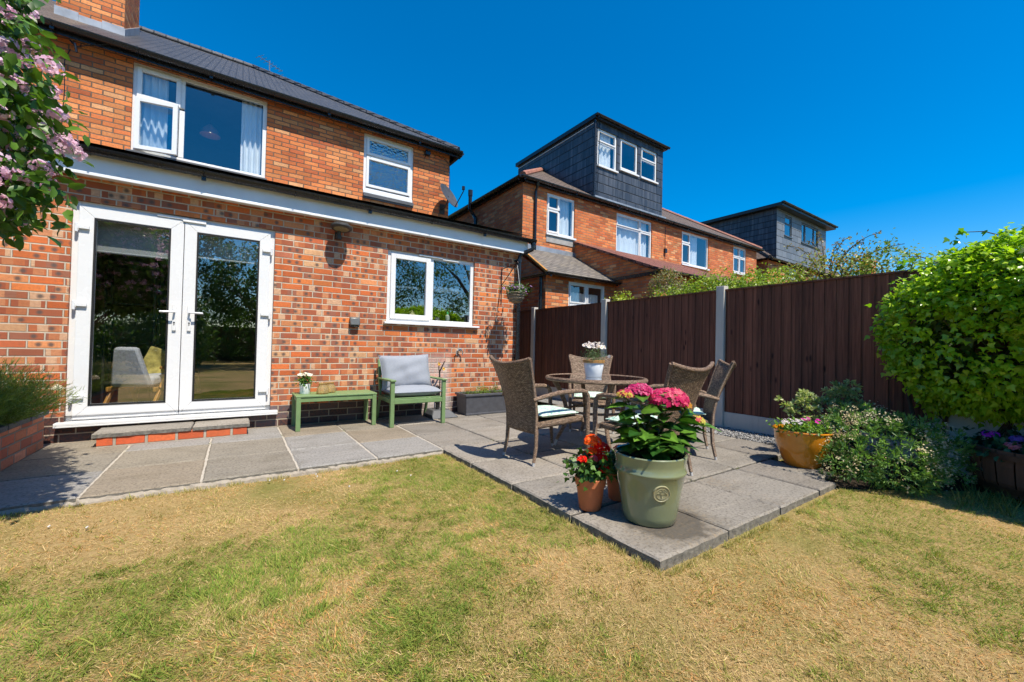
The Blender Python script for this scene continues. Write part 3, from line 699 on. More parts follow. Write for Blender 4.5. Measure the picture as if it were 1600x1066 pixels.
# chimney
ch = MB(); ch.box(-2.37, -1.61, 3.4, 4.5, 5.5, 9.2); ch.box(-2.42, -1.56, 3.35, 4.55, 9.2, 9.35); ch = ch.build('chimney', OLD_BRICK, H)
b = MB()
for i in range(3):
    x0 = -2.385 + i * .26; b.box(x0, x0 + .258, 3.385 - i * .001, 3.4, 5.80, 6.02 - .03 * (i % 2))
b.hexa([(-1.612, 3.385, 5.7), (-1.597, 3.385, 5.7), (-1.597, 4.5, 6.4), (-1.612, 4.5, 6.4), (-1.612, 3.385, 6.0), (-1.597, 3.385, 6.0), (-1.597, 4.5, 6.74), (-1.612, 4.5, 6.74)]); b.build('flashing', LEAD, H)
for x in (-2.18, -1.8): MB().lathe([(.11, 0), (.13, .05), (.11, .1), (.10, .4), (.12, .45), (.10, .46)], 16, (x, 3.9, 9.35)).build('chimney_pot', simple('clay_pot', (.4, .15, .08), .8), H, smooth=True)
# wall ties / cable clutter on the upper wall
b = MB(); b.tube([(-1.92, 2.47, 5.02), (-1.95, 2.36, 5.03), (-1.90, 2.33, 4.99)], .012, 6); b.tube([(-1.90, 2.33, 5.0), (-1.88, 2.33, 4.88)], .014, 6); b.build('cable_bracket', BLACK_PL, H)
b = MB(); b.tube([(-1.98, 2.49, 4.98), (-2.03, 2.488, 4.8), (-2.02, 2.488, 4.4), (-2.04, 2.488, 3.7)], .005, 5); b.build('cable', BLACK_PL, H); b = MB(); b.tube([(-1.9, 2.33, 4.95), (-1.7, 2.32, 5.06), (-1.5, 2.3, 5.14)], .006, 5); b.build('cable', BLACK_PL, H); b = MB()
b.tube([(3.5, 2.49, 5.02), (3.66, 2.488, 5.0), (3.745, 2.488, 4.9), (3.765, 2.49, 4.6), (3.77, 2.495, 4.3), (3.75, 2.49, 4.08)], .006, 5); b.build('cable', BLACK_PL, H)
b = MB(); b.box(3.18, 3.28, 2.42, 2.5, 4.97, 5.05); b.tube([(3.2, 2.44, 4.98), (3.14, 2.40, 4.86)], .007, 5); b.build('cable_bracket', BLACK_PL, H)
# aerials on the far side of the ridge
for (x, y, z, h) in ((.55, 6.4, 7.35, .75), (1.0, 6.6, 7.2, .7), (1.55, 6.9, 7.0, .75)):
    a = thing('roof_aerial', {.55: 'tall thin television aerial behind the dark roof ridge, leftmost of three', 1.0: 'middle thin television aerial behind the dark roof ridge', 1.55: 'rightmost small pale aerial behind the dark roof ridge'}[x], 'aerial', (x, y, z), .6, 'television aerials behind the roof')
    b = MB(); b.tube([(0, 0, -.3), (0, 0, h)], .012, 6); b.build('pole', POLE, a)
    b = MB(); b.tube([(-.3, 0, h * .9), (.35, 0, h * .95)], .008, 5)
    for i in range(7): q = -.27 + i * .095; b.tube([(q, -.13 + .008 * i, h * .9 + .01), (q, .13 - .008 * i, h * .9 + .01)], .005, 5)
    b.build('antenna', POLE, a)
# ---- rooms behind the ground-floor glass
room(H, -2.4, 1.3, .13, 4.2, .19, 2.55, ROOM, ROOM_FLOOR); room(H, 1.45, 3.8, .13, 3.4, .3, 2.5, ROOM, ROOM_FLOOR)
BLIND = simple('roller_blind', (.35, .38, .38), .8, .05)
b = MB(); b.box(-1.25, -.5, .14, .15, 1.88, 2.32); b.tube([(-1.25, .145, 1.875), (-.5, .145, 1.875)], .012, 8); b.box(-.46, .31, .14, .15, 1.93, 2.32); b.tube([(-.46, .145, 1.925), (.31, .145, 1.925)], .012, 8); b.build('roller_blind', BLIND, H)
b = MB(); b.box(1.75, 2.28, .3, .33, 1.84, 1.87); b.box(2.45, 2.95, .3, .36, 1.84, 1.91); b.build('kitchen_light_pelmet', simple('cream_pelmet', (.75, .75, .68), .5), H)
FURN_BLK = simple('black_shelf_metal', (.012, .012, .013), .5)
s = thing('shelf_unit', 'tall black metal shelf frame just inside the left glass door', 'shelf', (-1.22, .75, .19))
b = MB()
for x in (0, .42):
    for y in (0, .3): b.box(x, x + .022, y, y + .022, 0, 1.75)
b.build('upright', FURN_BLK, s)
for z in (.3, .75, 1.2, 1.66): MB().box(0.001, .441, .001, .321, z, z + .02).build('shelf', FURN_BLK, s)
# armchair inside
FELT = simple('grey_upholstery', (.50, .52, .56), .95, .15, 30, bump=.4); OAK = simple('oak_wood', (.55, .27, .055), .45, .15, 18)
def armchair(name, label, loc, rz, felt):
    a = thing(name, label, 'armchair', loc, rz)
    b = MB(); b.hexa([(-.25, -.30, .30), (.25, -.30, .30), (.25, -.20, .28), (-.25, -.20, .28), (-.14, -.42, .73), (.14, -.42, .73), (.13, -.33, .74), (-.13, -.33, .74)]); b.build('backrest', felt, a, bevel=.03, smooth=True)
    b = MB(); b.hexa([(-.25, -.24, .29), (.25, -.24, .29), (.28, .3, .33), (-.28, .3, .33), (-.25, -.24, .40), (.25, -.24, .40), (.28, .3, .46), (-.28, .3, .46)]); b.build('seat', felt, a, bevel=.03, smooth=True)
    for s in (-1, 1):
        b = MB(); b.bar((s * .30, -.36, 0), (s * .295, .05, .52), .035, .05); b.build('leg', OAK, a, bevel=.006)
        b = MB(); b.bar((s * .30, .34, 0), (s * .295, .05, .52), .035, .045); b.build('leg', OAK, a, bevel=.006)
        b = MB(); b.bar((s * .30, -.16, .50), (s * .30, .30, .55), .05, .03); b.build('armrest', OAK, a, bevel=.008)
        b = MB(); b.bar((s * .29, -.28, .26), (s * .29, .28, .28), .03, .05); b.build('side_rail', OAK, a, bevel=.006)
    return a
armchair('armchair', 'grey upholstered armchair with oak legs seen through the left glass door', (-.84, .66, .19), math.radians(-24), FELT).scale = (.78, .78, .98)
c = MB(); c.grid(lambda u, v: ((u - .5) * .36, .05 * math.sin(PI * u) * math.sin(PI * v) * 1.2, (v - .5) * .36), 8, 8); c = c.build('cushion', simple('patterned_cushion_cloth', (.5, .42, .12), .9, .7, 9), smooth=True, solid=.05, loc=(-.70, .64, .70)); c.rotation_euler = (math.radians(-14), math.radians(20), math.radians(-12)); tag(c, 'yellow and grey patterned cushion on the grey armchair indoors', 'cushion')
armchair('teal_armchair', 'dark teal armchair standing behind the grey one indoors', (-.78, 2.3, .19), math.radians(175), simple('teal_velvet', (.02, .10, .09), .8))
# pendant lamp upstairs
p = thing('pendant_lamp', 'dim rose pendant lampshade hanging behind the big bedroom window', 'lamp', (-.45, 3.35, 4.75))
MB().tube([(0, 0, .02), (0, 0, .36)], .004, 5).build('flex', BLACK_PL, p)
MB().lathe([(.03, .05), (.06, .02), (.13, -.06), (.15, -.14)], 20).build('lamp_shade', simple('rose_shade', (.32, .14, .13), .7), p, smooth=True)
q = MB().lathe([(0, -.01), (.02, -.03), (.028, -.06), (0, -.09)], 10); mm = NT('bulb_glow'); e = mm.n('ShaderNodeEmission', {'Color': (1, .8, .5, 1), 'Strength': 2.0}); mm.t.links.new(e.outputs[0], mm.out.inputs[0]); q.build('bulb', mm.mat, p, smooth=True)
# window sill things in the kitchen
bt = thing('washing_up_bottle', 'clear bottle with a bright green cap on the kitchen window sill', 'bottle', (2.70, .17, 1.375))
MB().lathe([(0, 0), (.03, 0), (.033, .01), (.033, .08), (.012, .105), (.012, .11)], 14).build('body', simple('cloudy_plastic', (.45, .5, .48), .3), bt, smooth=True)
MB().lathe([(.014, .11), (.014, .135), (.006, .15), (0, .15)], 12).build('cap', simple('green_plastic', (.0, .42, .22), .3), bt, smooth=True)
tag(MB().lathe([(0, 0), (.05, 0), (.075, .03), (.07, .06), (.03, .085), (.03, .1), (.012, .105), (.014, .13), (0, .135)], 18).build('stone_jug', simple('stoneware', (.42, .36, .24), .5), loc=(2.14, .18, 1.375), smooth=True), 'squat cream stoneware jug on the kitchen window sill', 'jug')
RB = np.random.RandomState(8)
for (x, lab, gc) in ((2.53, 'low green herb plant beside the bottle on the kitchen sill', (.09, .2, .02)), (1.83, 'bright lime green sprig at the left of the kitchen sill', (.25, .42, .02))):
    t = thing('herb_plant', lab, 'plant', (x, .18, 1.375), 0, 'herbs on the kitchen sill')
    MB().lathe([(0, 0), (.03, 0), (.038, .05), (.034, .05), (.03, .045), (0, .045)], 14).build('pot', simple('small_pot', (.3, .3, .3), .6), t, smooth=True)
    n = 90; P = RB.normal(size=(n, 3)) * (.045, .03, .025) + (0, 0, .085); leaves('foliage', P, RB.normal(size=(n, 3)) + (0, -.5, 1), RB.normal(size=(n, 3)), .03, lerp3(gc, (.03, .08, .01), RB.rand(n)), leafmat('herb_leaf_%d' % int(x * 10)), 'kite', 1, t)

# ================================================================ fixings on the wall
DKM = simple('dark_grey_metal', (.04, .037, .033), .5, .2, 20)
l = thing('wall_light', 'round tilted security floodlight with bracket on the extension brickwork', 'wall lamp', (1.06, 0, 2.42))
b = MB(); b.lathe([(0, -.02), (.115, -.02), (.128, -.005), (.128, .012), (.10, .035), (0, .04)], 24); o = b.build('lamp_head', DKM, l, smooth=True, loc=(.01, -.16, .03)); o.rotation_euler = (math.radians(-6), math.radians(3), 0)
b = MB(); b.lathe([(0, -.024), (.085, -.024), (.09, -.019)], 24); o = b.build('lens', simple('frosted_lens', (.22, .19, .11), .3), l, smooth=True, loc=(.01, -.16, .03)); o.rotation_euler = (math.radians(-6), math.radians(3), 0)
b = MB(); b.tube([(0, 0, -.05), (0, -.06, -.05), (0, -.08, -.03), (0, -.085, .02)], .022, 10); b.lathe([(0, -.03), (.028, -.03), (.034, 0), (.03, .03), (0, .035)], 14, (0, -.07, -.07)); b.box(-.035, .035, -.02, 0, -.09, 0); b.build('bracket', DKM, l, smooth=True)
l = thing('outdoor_socket', 'small grey weatherproof socket box with a sloped lid on the brick wall', 'socket box', (1.29, 0, 1.24))
b = MB(); b.hexa([(-.062, -.075, .0), (.062, -.075, .0), (.062, -.001, 0), (-.062, -.001, 0), (-.062, -.055, .1), (.062, -.055, .1), (.062, -.001, .115), (-.062, -.001, .115)]); b.build('cover', simple('grey_plastic', (.11, .115, .11), .35), l, bevel=.012, smooth=True)
b = MB(); b.box(-.055, .055, -.05, -.001, -.02, -.001); b.tube([(-.02, -.06, -.012), (.03, -.06, -.012)], .006, 6); b.build('socket_base', DKM, l, bevel=.003)
l = thing('outdoor_tap', 'small twin outlet metal tap on the brick wall above the trough', 'tap', (2.81, 0, .93))
b = MB(); b.tube([(0, 0, 0), (0, -.05, 0)], .014, 8); b.tube([(-.05, -.05, -.07), (-.05, -.05, -.01), (-.03, -.05, .015), (.03, -.05, .015), (.05, -.05, -.01), (.05, -.05, -.07)], .009, 8); b.tube([(-.03, -.055, .03), (.03, -.055, .03)], .01, 8); b.build('tap_body', CHROME, l, smooth=True)
# satellite dish
l = thing('satellite_dish', 'dark grey satellite dish at the upper corner of the near house', 'satellite dish', (3.60, 2.5, 4.02))
n = Vector((.45, -.76, .46)).normalized(); q = n.to_track_quat('Z', 'Y')
prof = [(0, -.045)] + [(r, -.045 + .5 * r * r) for r in (.08, .16, .24, .3)] + [(.31, .0), (.305, -.006)] + [(r, -.055 + .5 * r * r) for r in (.24, .12, 0)]
o = MB().lathe([(0, -.045), (.08, -.042), (.16, -.032), (.24, -.016), (.3, .0), (.305, -.008), (.24, -.026), (.12, -.048), (0, -.056)], 32).build('dish', simple('dish_grey', (.055, .058, .064), .5, .3, 8), l, smooth=True); o.rotation_mode = 'QUATERNION'; o.rotation_quaternion = q; o.location = (.03, -.3, .12); o.scale = (.86, .94, .9)
c = Vector((.03, -.3, .12)); dn = q @ Vector((0, 1, 0)); dn = dn if dn.z < 0 else -dn
b = MB(); b.tube([c + dn * .3, c + n * .33 + dn * .12], .011, 6); b.lathe([(0, 0), (.03, 0), (.03, .07), (0, .07)], 12, tuple(c + n * .33 + dn * .10)); b.build('receiver_arm', BLACK_PL, l)
b = MB(); b.tube([(0, 0, -.1), (0, -.12, -.1), (.02, -.22, -.02), c - n * .04], .018, 8); b.box(-.06, .06, -.012, 0, -.2, 0); b.build('wall_bracket', DKM, l)

# ================================================================ step
st = thing('doorstep', 'low brick step with riven stone top below the french doors', 'step', (-.45, 0, 0))
b = MB(); b.box(-.57, .585, -.375, -.005, -.06, .090); b.build('brick_base', STEP_BRICK, st)
slabs('stone_tread', [(-1.055, -.335, -.385, -.008), (-.325, .16, -.385, -.008)], PATIO_SLAB, None, th=.042, seed=21, kind=None)
o = bpy.data.objects['stone_tread']; o.parent = st; o.location = (.45, 0, .132)

# ================================================================ raised bed at the left
rb = thing('raised_planter', 'low weathered brick raised bed with stone coping at the left edge', 'raised bed', (-1.4, -1, 0))
b = MB(); b.box(-.18, .0, -1.6, .82, -.1, .30); b.box(-3.2, -.18, -1.6, -1.45, -.1, .30); b.build('brick_wall', PLANTER_BRICK, rb)
COPE = slabmat('dark_coping_stone', [(0, (.10, .105, .11)), (.5, (.13, .13, .135))], riven=.9)
b = MB()
for i in range(6): b.box(-.22, .03, -1.62 + i * .41, -1.62 + i * .41 + .395, .30, .345)
b.build('coping', COPE, rb, bevel=.008)
MB().grid(lambda u, v: (-3.2 + 3.0 * u, -1.45 + 2.25 * v, .27 + .01 * math.sin(u * 30)), 8, 8).build('soil', SOIL, rb)

# ================================================================ FENCE
def woodmat():
    m = NT('dark_brown_feather_edge'); uv = m.uv()
    sp = m.n('ShaderNodeSeparateXYZ', {0: uv}); bid = m.math('FLOOR', m.math('DIVIDE', sp.outputs[0], .109))
    r, rc = wnoise(m, bid, 3.0)
    st = m.n('ShaderNodeMapping', {0: uv, 3: (22, .9, 1)}).outputs[0]; st2 = m.n('ShaderNodeVectorMath', {0: st, 1: rc}, operation='ADD').outputs[0]
    g = m.noise(st2, 1.4, 7, .7, .8)
    c = m.mix(m.math('MULTIPLY_ADD', g, 2.0, -.5, clamp=True), (.036, .015, .011), (.19, .082, .052)); c = m.mix(m.math('MULTIPLY', r, .8), c, m.mix(1.0, c, (1.9, 1.7, 1.6), 'MULTIPLY'))
    kn = m.n('ShaderNodeTexVoronoi', {'Vector': m.n('ShaderNodeMapping', {0: uv, 3: (7, 2.4, 1)}).outputs[0], 'Scale': 1.0}).outputs[0]
    c = m.mix(m.n('ShaderNodeMapRange', {0: kn, 1: .13, 2: .05, 3: 0.0, 4: .8}).outputs[0], c, (.006, .004, .004))
    m.bsdf(c, .8, m.bump(g, .5, .006), .25); return m.mat
WOOD = woodmat()
def conc():
    m = NT('concrete_post'); uv = m.uv(); st = m.n('ShaderNodeMapping', {0: uv, 3: (9, 1.1, 1)}).outputs[0]
    c = m.mix(m.noise(st, 2, 5), (.44, .41, .36), (.62, .58, .51)); c = m.mix(m.math('MULTIPLY_ADD', m.noise(st, 1.1, 6, .7), 2.6, -1.5, clamp=True), c, (.17, .15, .13))
    m.bsdf(c, .85, m.bump(m.noise(uv, 90, 4), .4, .004), .3); return m.mat
CONC = conc()
fn = thing('garden_fence', 'dark brown closeboard fence with concrete posts and gravel boards', 'fence', (5.45, 0, 0))
posts = [1.58, -.50, -2.605, -4.70, -6.8, -8.9]
for y in posts:
    b = MB(); b.box(-.055, .055, y - .055, y + .055, -.1, 1.885); b.quad((-.05, y - .05, 1.886), (.05, y - .05, 1.886), (.05, y + .05, 1.886), (-.05, y + .05, 1.886)); b.build('post', CONC, fn, bevel=.006)
Rf = random.Random(5)
for a, c in zip([3.4] + posts[:-1], posts):
    b = MB(); b.box(-.022, .022, c + .056, a - .056, -.1, .20)
    b.build('gravel_board', CONC, fn, bevel=.004)
    b = MB(); y = c + .056; x0 = 0
    while y < a - .06:
        y1 = min(y + .109, a - .056); w = Rf.uniform(-.0015, .0015)
        # feather edge: thick right edge laps over the thin one
        b.hexa([(-.020 + w, y, .203), (.0, y, .203), (.0, y1 + .012 if y1 < a - .07 else y1, .203), (-.007 + w, y1 + .012 if y1 < a - .07 else y1, .203),
                (-.020 + w, y, 1.815 + w), (.0, y, 1.815 + w), (.0, y1 + .012 if y1 < a - .07 else y1, 1.815 + w), (-.007 + w, y1 + .012 if y1 < a - .07 else y1, 1.815 + w)])
        y += .109
    b.build('panel_boards', WOOD, fn)
    b = MB(); b.box(-.03, .03, c + .056, a - .056, 1.818, 1.838)
    for z in (.3, 1.0, 1.7): b.box(.003, .045, c + .056, a - .056, z, z + .07)
    b.build('capping_rail', WOOD, fn)
tag(MB().box(5.36, 5.40, -9, -4.75, -.05, .52).build('low_white_wall', simple('white_render', (.62, .62, .6), .9, .1, 6, bump=.3), bevel=.01), 'low white rendered wall behind the barrel planter under the ivy', 'wall')

# ================================================================ NEIGHBOURS
def sashwin(parent, x0, x1, z0, z1, y, kind, curt=None, sill=True):
    m = (x0 + x1) / 2; f = .06
    if kind == 'A': L = [(x0 + f, x0 + .42, z1 - .40, z1 - f, .04), (x0 + f, x0 + .42, z0 + f, z1 - .46, .04), (x0 + .48, x1 - f, z0 + f, z1 - f, 0)]
    elif kind == 'B': L = [(x0 + f, x0 + 1.1, z1 - .37, z1 - f, .03), (x0 + f, x0 + 1.1, z0 + f, z1 - .43, 0), (x0 + 1.16, x1 - f, z1 - .37, z1 - f, .03), (x0 + 1.16, x1 - f, z0 + f, z1 - .43, .03)]
    elif kind == 'C': L = [(x0 + f, x0 + .5, z1 - .38, z1 - f, .04), (x0 + f, x0 + .5, z0 + f, z1 - .44, .04), (x0 + .56, x1 - f, z0 + f, z1 - f, 0)]
    elif kind == 'D': L = [(x0 + f, m - .03, z1 - .4, z1 - f, .03), (m + .03, x1 - f, z1 - .4, z1 - f, .03), (x0 + f, m - .03, z0 + f, z1 - .46, .03), (m + .03, x1 - f, z0 + f, z1 - .46, .03)]
    elif kind == 'T': L = [(x0 + f, x1 - f, z1 - .36, z1 - f, .035), (x0 + f, x1 - f, z0 + f, z1 - .42, 0)]
    elif kind == 'S': L = [(x0 + f, x1 - f, z0 + f, z1 - f, .035)]
    elif kind == 'T3': L = [(x0 + f, x0 + .45, z0 + f, z1 - f, .03), (x0 + .5, x1 - .5, z0 + f, z1 - f, .03), (x1 - .45, x1 - f, z0 + f, z1 - f, .03)]
    w = window(parent, x0, x1, z0, z1, y, L, f, frame=WINF[0], bev=0)
    if sill: MB().box(x0 - .03, x1 + .03, y - .05, y + .05, z0 - .05, z0 - .002).build('window_sill', WINF[0], parent)
    for c in curt or []: curtain(w, x0 + f + c[0] * (x1 - x0 - 2 * f), x0 + f + c[1] * (x1 - x0 - 2 * f), z0, z1, y + .16, c[2], .035)
    return w
WINF = [WHITE]
def hiproof(b, x0, x1, y0, y1, z0, k):
    h = (y1 - y0) / 2; zr = z0 + h * k; ym = (y0 + y1) / 2
    b.quad((x0, y0, z0), (x1, y0, z0), (x1 - h, ym, zr), (x0 + h, ym, zr)); b.quad((x1, y1, z0), (x0, y1, z0), (x0 + h, ym, zr), (x1 - h, ym, zr))
    b.quad((x0, y1, z0), (x0, y0, z0), (x0 + h, ym, zr)); b.quad((x1, y0, z0), (x1, y1, z0), (x1 - h, ym, zr)); return zr, ym, h
# ---- middle pair of semis
N = thing('brick_semi_pair', 'orange brick semi-detached pair next door with a tall slate hung box dormer', 'house', (0, 0, 0))
wins = [(6.87, 7.88, 4.10, 5.2, 'A', [(.6, 1, 3)]), (9.60, 11.31, 3.95, 5.22, 'B', [(.05, .8, 6), (.82, .97, 2)]), (12.97, 14.66, 4.08, 5.25, 'C', [(.45, .72, 4)]), (16.44, 17.45, 4.2, 5.27, 'D', [])]
wall_y('rear_wall', 6.07, 18.31, 0, 5.32, 3.0, [w[:4] for w in wins], FAR_BRICK, N)
for w in wins: sashwin(N, *w[:4], 3.0, w[4], w[5]); room(N, w[0] - .1, w[1] + .1, 3.12, 5.2, w[2] - .3, w[3] + .08)
b = MB(); b.quad((6.07, 3, 0), (6.07, 3, 5.32), (6.07, 10.9, 5.32), (6.07, 10.9, 0)); b.build('side_wall', FAR_BRICK, N); b = MB(); b.quad((18.31, 3, 0), (18.31, 10.9, 0), (18.31, 10.9, 5.32), (18.31, 3, 5.32)); b.build('side_wall', FAR_BRICK, N)
MB().box(6.86, 7.9, 2.985, 3.05, 3.86, 4.04).build('concrete_lintel', GREY_SILL, N)
b = MB(); hiproof(b, 5.93, 18.5, 2.84, 10.96, 5.38, .65); b.build('roof', ROOF_FAR, N)
RRT = simple('red_ridge_tile', (.3, .12, .08), .8, .3, 4)
for q_ in (((5.97, 2.88, 5.41), (8.6, 5.52, 7.13)), ((18.46, 2.88, 5.41), (14.44, 6.9, 8.02)), ((11.9, 6.9, 8.03), (14.44, 6.9, 8.03))): b = MB(); ridge(b, *q_, .4, .09); b.build('ridge_tiles', RRT, N, smooth=True)
b = MB(); b.box(5.99, 18.45, 2.90, 2.99, 5.27, 5.36); b.box(5.98, 6.06, 2.90, 10.9, 5.27, 5.36); gutter(b, (5.9, 2.83, 5.37), (18.52, 2.83, 5.37), .06); gutter(b, (5.89, 2.84, 5.37), (5.89, 10.9, 5.37), .06); b.build('gutter', BLACK_PL, N)
b = MB(); b.tube([(6.42, 2.83, 5.31), (6.42, 2.85, 5.22), (6.45, 2.95, 5.12), (6.45, 2.95, 3.55)], .036, 10); b.build('downpipe', BLACK_PL, N, smooth=True); b = MB(); b.tube([(5.98, 5.35, 3.9), (5.98, 5.35, 4.9), (5.98, 5.5, 5.05), (5.86, 5.5, 5.2), (5.86, 5.5, 5.75)], .055, 10); b.tube([(5.86, 5.5, 5.6), (5.86, 5.5, 5.78)], .07, 10); b.build('soil_pipe', BLACK_PL, N, smooth=True)
b = MB(); b.box(6.03, 6.08, 6.05, 6.75, 4.35, 4.95); b.build('side_window', WHITE, N)
# dormer
dw = [(8.76, 9.60, 6.47, 7.58, 'T', [(.0, .9, 5)]), (9.75, 10.58, 6.60, 7.58, 'S', []), (10.74, 11.56, 6.60, 7.60, 'T', [])]
d = wall_y('dormer_front', 8.65, 11.87, 5.42, 7.78, 3.03, [w[:4] for w in dw], SLATE_WALL, N, .08)
for w in dw: sashwin(N, *w[:4], 3.03, w[4], w[5]); 
room(N, 8.7, 11.8, 3.2, 5.5, 6.2, 7.7)
b = MB(); b.quad((8.65, 3.03, 5.42), (8.65, 3.03, 7.78), (8.65, 7.0, 7.78), (8.65, 7.0, 5.42)); b.build('dormer_cheek', SLATE_WALL, N); b = MB(); b.quad((11.87, 3.03, 5.42), (11.87, 7.0, 5.42), (11.87, 7, 7.78), (11.87, 3.03, 7.78)); b.quad((8.65, 7, 5.42), (8.65, 7, 7.78), (11.87, 7, 7.78), (11.87, 7, 5.42)); b.build('dormer_cheek', SLATE_WALL, N)
b = MB(); b.box(8.56, 11.96, 2.93, 7.06, 7.78, 7.90); gutter(b, (8.54, 2.89, 7.88), (12.02, 2.89, 7.86), .05); b.build('dormer_roof', simple('black_fascia', (.014, .015, .017), .35), N)
b = MB(); b.box(8.635, 8.652, 3.0, 7.0, 7.69, 7.705); b.build('drip_trim', WHITE, N)
b = MB(); b.tube([(8.62, 3.0, 7.75), (8.62, 3.0, 5.5)], .035, 8); b.build('dormer_downpipe', BLACK_PL, N, smooth=True); b = MB(); b.tube([(8.80, 2.98, 7.7), (8.72, 2.98, 5.5)], .012, 6); b.build('cable', BLACK_PL, N, smooth=True)
b = MB(); b.box(8.6, 11.95, 2.93, 3.03, 5.42, 5.5); b.build('flashing', LEAD, N)
# single-storey slate extension
XW = (6.36, 7.57, 1.3, 2.56)
wall_y('back_extension_wall', 5.68, 8.1, 0, 2.63, 1.5, [XW], FAR_BRICK, N)
w = window(N, *XW, 1.5, [(6.43, 6.93, 2.08, 2.50, .03), (6.99, 7.51, 2.08, 2.50, .03), (6.43, 6.93, 1.37, 2.02, .03), (6.99, 7.51, 1.37, 2.02, .03)], .06, bev=0)
curtain(w, 6.4, 7.55, 1.3, 2.35, 1.75, 12, .02); room(N, 6.2, 7.7, 1.62, 2.9, .9, 2.6)
b = MB(); b.quad((5.68, 1.5, 0), (5.68, 1.5, 2.63), (5.68, 3, 3.55), (5.68, 3, 0)); b.quad((5.68, 3, 0), (5.68, 3, 3.55), (6.07, 3.001, 3.55), (6.07, 3.001, 0)); b.build('extension_side_wall', FAR_BRICK, N)
b = MB(); b.quad((5.60, 1.38, 2.66), (8.3, 1.38, 2.66), (8.3, 3.0, 3.60), (5.9, 3.0, 3.60)); b.build('lean_to_roof', ROOF_LEAN, N)
b = MB(); b.bar((5.60, 1.38, 2.68), (5.9, 3.0, 3.62), .05, .05); b.build('verge_tiles', LICHEN, N)
b = MB(); gutter(b, (5.58, 1.33, 2.66), (7.9, 1.33, 2.66), .055); gutter(b, (5.6, 1.35, 2.64), (5.6, 3.4, 2.64), .05); b.tube([(5.62, 1.6, 2.6), (5.62, 1.6, 0)], .04, 8); b.tube([(5.66, 2.1, 2.35), (5.5, 2.1, 2.35)], .06, 10); b.build('lean_to_gutter', BLACK_PL, N, smooth=True)
b = MB(); b.box(5.95, 8.5, 2.965, 2.995, 3.56, 3.70); b.bar((7.93, .3, 2.80), (7.93, 3.0, 3.95), .05, .06) ; b.build('lead_flashing', LEAD, N)
# second lean-to with red tiles
b = MB(); b.quad((7.9, .31, 0), (7.9, .31, 2.83), (7.9, 3.0, 3.98), (7.9, 3.0, 0)); b.quad((7.9, .31, 0), (12.6, .31, 0), (12.6, .31, 2.8), (7.9, .31, 2.8)); b.build('outhouse_wall', FAR_BRICK, N)
b = MB(); b.quad((7.82, .15, 2.86), (12.8, .15, 2.86), (12.8, 3.0, 4.03), (7.82, 3.0, 4.03)); b.quad((7.82, .15, 2.80), (7.82, 3.0, 3.97), (12.8, 3.0, 3.97), (12.8, .15, 2.80)); b.quad((7.82, .15, 2.8), (7.82, .15, 2.86), (7.82, 3, 4.03), (7.82, 3, 3.97)); b.quad((7.82, .15, 2.8), (12.8, .15, 2.8), (12.8, .15, 2.86), (7.82, .15, 2.86)); b.build('outhouse_roof', ROOF_RED, N)
b = MB(); gutter(b, (7.8, .10, 2.82), (12.8, .10, 2.82), .055); b.box(7.84, 7.895, .2, 1.6, 2.72, 2.80); b.build('outhouse_gutter', BLACK_PL, N)
b = MB(); b.quad((12.8, .6, 0), (18.3, .6, 0), (18.3, .6, 2.8), (12.8, .6, 2.8)); b.build('garden_room_wall', WHITE, N)
b = MB(); b.quad((12.6, .45, 2.9), (18.5, .45, 2.9), (18.5, 3.0, 3.95), (12.6, 3.0, 3.95)); b.build('garden_room_roof', ROOF_RED, N)
b = MB(); b.box(12.7, 19.0, .36, .46, 2.80, 2.9); b.build('garden_room_fascia', GREY_SILL, N)
b = MB(); b.tube([(12.0, 2.98, 5.2), (12.0, 2.98, 4.1)], .008, 5); b.box(11.95, 12.05, 2.93, 3.0, 4.3, 4.45); b.build('cable', BLACK_PL, N)
# ---- house beyond
N2 = thing('far_brick_house', 'far orange brick house with a wide pale slate clad dormer under a black roof edge', 'house', (0, 0, 0))
w2s = [(21.3, 22.2, 4.1, 5.0, 'D', []), (24.2, 25.6, 3.9, 5.0, 'B', [(.1, .8, 5)])]
wall_y('rear_wall', 19.34, 33, 0, 5.1, 3.0, [w[:4] for w in w2s], FAR_BRICK, N2)
for w in w2s: sashwin(N2, *w[:4], 3.0, w[4], w[5]); room(N2, w[0] - .1, w[1] + .1, 3.12, 5.0, w[2] - .3, w[3] + .08)
MB().quad((19.34, 3, 0), (19.34, 3, 5.1), (19.34, 10.9, 5.1), (19.34, 10.9, 0)).build('side_wall', FAR_BRICK, N2)
b = MB(); hiproof(b, 19.2, 33.2, 2.84, 10.96, 5.16, .66); b.build('roof', ROOF_FAR, N2)
b = MB(); ridge(b, (19.24, 2.88, 5.2), (23.26, 6.9, 7.88), .4, .09); b.build('ridge_tiles', ROOF_FAR, N2, smooth=True)
b = MB(); gutter(b, (19.15, 2.8, 5.15), (33.2, 2.8, 5.15), .06); gutter(b, (19.15, 2.85, 5.15), (19.15, 10.9, 5.15), .06); b.tube([(19.25, 3.6, 0), (19.25, 3.6, 5.1)], .05, 8); b.tube([(19.2, 4.8, 3.5), (19.2, 4.8, 4.6), (19.1, 5.3, 4.8), (19.1, 5.3, 5.7)], .06, 8); b.build('gutter', BLACK_PL, N2, smooth=True)
w3 = [(20.9, 21.65, 6.45, 7.4, 'T', []), (22.7, 24.7, 6.42, 7.4, 'T3', [])]
FRG = simple('grey_window_frame', (.07, .08, .09), .4); WINF[0] = FRG
wall_y('dormer_front', 20.13, 25.7, 5.2, 7.55, 3.0, [w[:4] for w in w3], SLATE_LIGHT, N2, .08)
for w in w3: sashwin(N2, *w[:4], 3.0, w[4], w[5])
WINF[0] = WHITE
room(N2, 20.2, 25.6, 3.2, 5.0, 6.2, 7.5)
